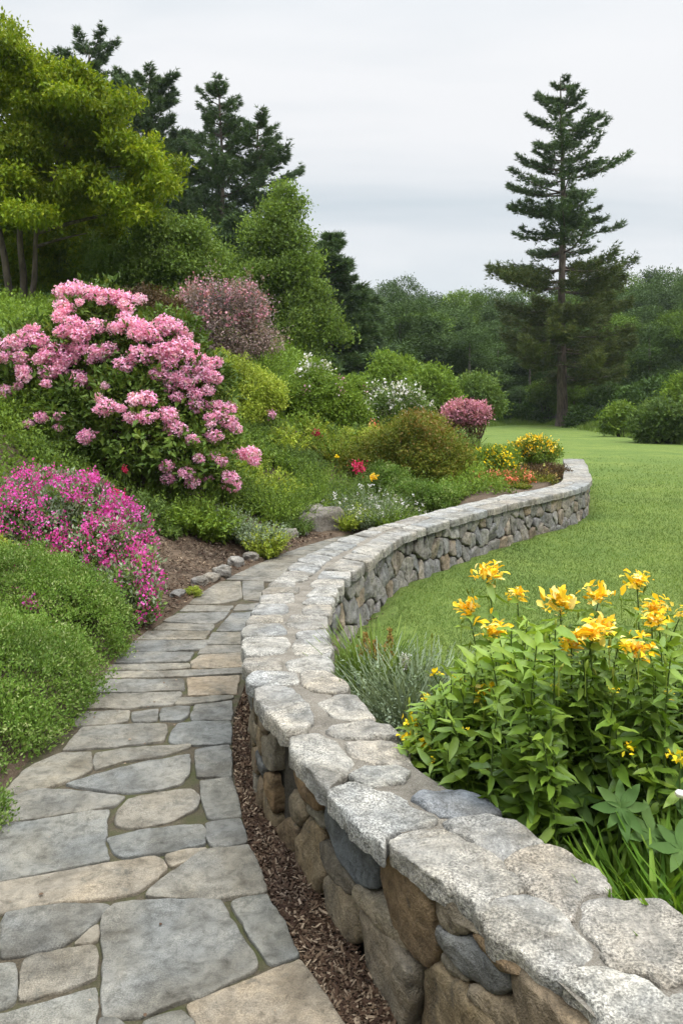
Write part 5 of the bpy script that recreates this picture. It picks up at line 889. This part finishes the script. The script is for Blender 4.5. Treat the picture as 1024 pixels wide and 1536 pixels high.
# distant forest: a few prototypes, then copies
def copy_thing(o, loc, rz, sc, label, group):
    c = o.copy(); COL.objects.link(c); c.location = tuple(loc); c.rotation_euler = (0, 0, rz); c.scale = sc; c['label'] = label; c['group'] = group
    for ch in o.children: d_ = ch.copy(); COL.objects.link(d_); d_.parent = c
    return c
FG = 'trees of the forest beyond the lawn'; protos = []
def far_proto(seed, mat, Hc, shape):
    rg = np.random.default_rng(seed); B_ = []
    for k in range(26):
        t_ = rg.random(); a_ = rg.uniform(0, 6.28)
        if shape == 'round': zc_ = 3.0 + t_ * (Hc - 4.2); R_ = 2.6 * math.sin(math.pi * (.18 + .72 * t_)) ; r_ = rg.uniform(.9, 1.5)
        else: zc_ = 1.6 + t_ * (Hc - 2.6); R_ = 2.1 * (1 - t_) ** .8; r_ = rg.uniform(.6, 1.0) * (1.2 - .6 * t_)
        B_.append((math.cos(a_) * R_ * rg.uniform(.4, 1), math.sin(a_) * R_ * rg.uniform(.4, 1), zc_, r_, r_, r_ * .72))
    o = crown_tree('forest_tree', 'x', (0, 0, 0), B_ + subdiv(B_, 4, .45, seed, .7, 1.0), 3000, 8, .19, .2, mat, [([(0, 0, -.3), (.1, 0, Hc * .4), (0, .1, Hc * .85)], .22, .06)], 'bark_pale', seed, FG, out=.6, up=.1, rough=.4, shell=(.7, 1.03), nup=.9); return o
M['far1'] = G('forest_leaf_green', [(0.079, 0.142, 0.020), (0.113, 0.192, 0.027), (0.166, 0.265, 0.038)], .25, .6, .25, .25, .5); M['far2'] = G('forest_leaf_dark', [(0.045, 0.084, 0.024), (0.068, 0.118, 0.033), (0.098, 0.156, 0.044)], .2, .6, .25, .25, .4); M['far3'] = G('forest_leaf_yellow', [(0.121, 0.201, 0.018), (0.167, 0.271, 0.024), (0.231, 0.342, 0.034)], .28, .6, .25, .25, .4)
PRO = [far_proto(501, 'far1', 12, 'round'), far_proto(502, 'far2', 12, 'round'), far_proto(503, 'far3', 11, 'round'), far_proto(504, 'far2', 13, 'cone'), far_proto(505, 'far1', 10, 'round'), far_proto(506, 'far2', 10, 'round')]
NAT = [12, 12, 11, 13, 10, 10]; rg = random.Random(9); used = set()
def place_far(px, pytop, Y, kind, label, grp=FG, wide=1.0):
    x = (px - 512) * Y / F; z = gz(x, Y) if Y < 60 else 0; H = W(px, pytop, Y)[2] - z; s_ = H / NAT[kind]; sw = s_ ** .5 * wide; 
    if kind in used: copy_thing(PRO[kind], (x, Y, z), rg.uniform(0, 6.3), (sw, sw, s_), label, grp)
    else: used.add(kind); o = PRO[kind]; o.location = (x, Y, z); o.rotation_euler = (0, 0, rg.uniform(0, 6.3)); o.scale = (sw, sw, s_); o['label'] = label; o['group'] = grp
BACK = 'one of many green treetops forming the skyline of the far forest'; MIDL = 'one of the dark full trees in the middle ranks of the far forest'
def sky_y(px): return np.interp(px, [430, 540, 600, 660, 710, 760, 860, 940, 990, 1060, 1200], [440, 423, 410, 422, 411, 422, 414, 398, 390, 392, 394])
for Y, dy, lab, step in ((108, 0, BACK, 46), (94, 6, BACK, 50), (82, 22, MIDL, 52), (71, 48, MIDL, 56)):
    px = 400 + rg.uniform(0, 30)
    while px < 1160:
        kd_ = rg.choice([0, 1, 1, 2, 3, 4, 5] if dy < 10 else [1, 1, 5, 0, 3]); zone = 'left of the lone pine' if px < 760 else 'behind the lone pine' if px < 940 else 'right of the lone pine'
        place_far(px, sky_y(px) + dy + rg.uniform(-5, 16), Y, kd_, {0: 'mid green rounded', 1: 'dark green rounded', 2: 'yellow-green rounded', 3: 'dark pointed', 4: 'smaller mid green', 5: 'smaller dark green'}[kd_] + (' treetop on the forest skyline ' if dy < 10 else ' tree in mid forest ') + zone, FG, 1.25); px += step * rg.uniform(.75, 1.2)
for (px, py, Y, kd, w_, lb) in [(600, 445, 60, 1, 1.25, 'dark tree at the left of the forest front, behind the twin green shrubs'), (560, 460, 58, 3, 1.2, 'pointed dark tree at the left end of the forest front'), (645, 460, 60, 5, 1.3, 'dark rounded tree in the forest front above the pink azalea'), (705, 488, 57, 1, 1.0, 'smooth rounded grey-green tree standing forward of the forest left of the lone pine'), (745, 505, 60, 5, 1.2, 'dark tree in shade just left of the lone pine'), (795, 520, 58, 1, 1.2, 'dark low tree behind the left branches of the lone pine'),
    (830, 470, 62, 5, 1.3, 'dark tree directly behind the trunk of the lone pine'), (880, 500, 60, 1, 1.2, 'dark tree behind the right branches of the lone pine'), (925, 470, 60, 0, 1.2, 'green tree at the forest front right of the lone pine'), (975, 480, 58, 1, 1.2, 'dark blue-green tree near the right edge of the forest front'), (1030, 460, 58, 0, 1.2, 'green tree at the forest front cut by the right picture edge'), (1080, 470, 58, 5, 1.2, 'forest front tree just outside the right picture edge'),
    (860, 560, 53, 0, .9, 'lighter green small tree beside the trunk of the lone pine'), (780, 575, 54, 5, 1.0, 'small dark tree at the lawn edge left of the lone pine'), (760, 585, 56, 1, 1.1, 'small shaded tree above the strip of far lawn'), (905, 570, 52, 1, 1.0, 'small dark tree right of the pine trunk')]:
    place_far(px, py, Y, kd, lb, 'front trees of the far forest', w_)
for i, (px, py, Y) in enumerate([(70, 330, 48), (130, 330, 50), (185, 310, 50), (240, 320, 48), (300, 352, 50), (355, 350, 52), (400, 340, 50), (450, 375, 50), (500, 400, 52), (20, 300, 48), (-40, 300, 48), (545, 455, 52)]):
    place_far(px, py + 20, Y, [1, 5][i % 2], ('taller ' if py < 335 else 'lower ') + 'dark tree closing the view ' + ('behind the maple' if px < 150 else 'behind the willowy tree' if px < 340 else 'behind the pale green tree'), 'dark trees behind the bank', 1.5)
for (px, cs, Y, mt, lb, sd_) in [(0, [(900, 612, 18), (918, 600, 16)], 47, 'darkgreen', 'dark shrub in the shadow right of the pine, behind the bright bush', 7), (0, [(960, 600, 24), (985, 590, 22), (940, 605, 16)], 42, 'darkgreen', 'dark shrub mass behind the broad bush at the right', 8), (0, [(1060, 620, 40), (1090, 600, 40)], 29, 'midgreen', 'green bush just past the right picture edge', 9), (0, [(830, 600, 20), (810, 590, 16)], 52, 'midgreen', 'green shrub right behind the pine trunk', 10), (930, [(930, 625, 16), (915, 634, 12), (945, 636, 12)], 36, 'freshgreen', 'small bright green bush at the lawn edge right of the lone pine', 1), (985, [(990, 628, 30), (970, 642, 20), (1010, 640, 26)], 30, 'midgreen', 'broad green bush at the right end of the lawn', 2), (1018, [(1025, 590, 26), (1040, 620, 34), (1015, 610, 18)], 31, 'freshgreen', 'tall green bush cut by the right picture edge', 3), (880, [(875, 628, 14), (890, 632, 12), (862, 634, 10)], 46, 'darkgreen', 'dark bush beside the foot of the lone pine', 4), (790, [(790, 622, 16), (812, 626, 12), (765, 622, 16)], 52, 'darkgreen', 'dark low bush on the far lawn edge left of the lone pine', 5), (960, [(958, 636, 12), (972, 630, 10)], 40, 'midgreen', 'little rounded bush between the bright bush and the broad one', 6)]:
    shrub('lawn_edge_bush', lb, 'shrub', [wb(a, b, Y, c) for a, b, c in cs], 900, 8, .16 if Y < 40 else .2, .13, mt, group='bushes along the far lawn edge', seed=600 + sd_, sr=.05)

# ------------------------------------------------------------------ air
hz0, hz1 = np.array([-265., -45., -3.5]), np.array([265., 425., 24.5]); q_ = np.array([[x_, y_, z_] for x_ in (0, 1) for y_ in (0, 1) for z_ in (0, 1)], float); V = hz0 + q_ * (hz1 - hz0)
T = np.array([[0, 1, 3], [0, 3, 2], [4, 6, 7], [4, 7, 5], [0, 4, 5], [0, 5, 1], [2, 3, 7], [2, 7, 6], [0, 2, 6], [0, 6, 4], [1, 5, 7], [1, 7, 3]])
hm = bpy.data.materials.new('thin_haze'); hm.use_nodes = True; hm.node_tree.nodes.clear(); ho = N(hm.node_tree, 'ShaderNodeOutputMaterial'); hv = N(hm.node_tree, 'ShaderNodeVolumePrincipled')
hv.inputs['Color'].default_value = (.86, .92, 1, 1); hv.inputs['Density'].default_value = .00025; hm.node_tree.links.new(hv.outputs[0], ho.inputs['Volume'])
tag(mk('haze', V, T, hm), 'thin pale haze softening the far forest', 'haze', kind='stuff')
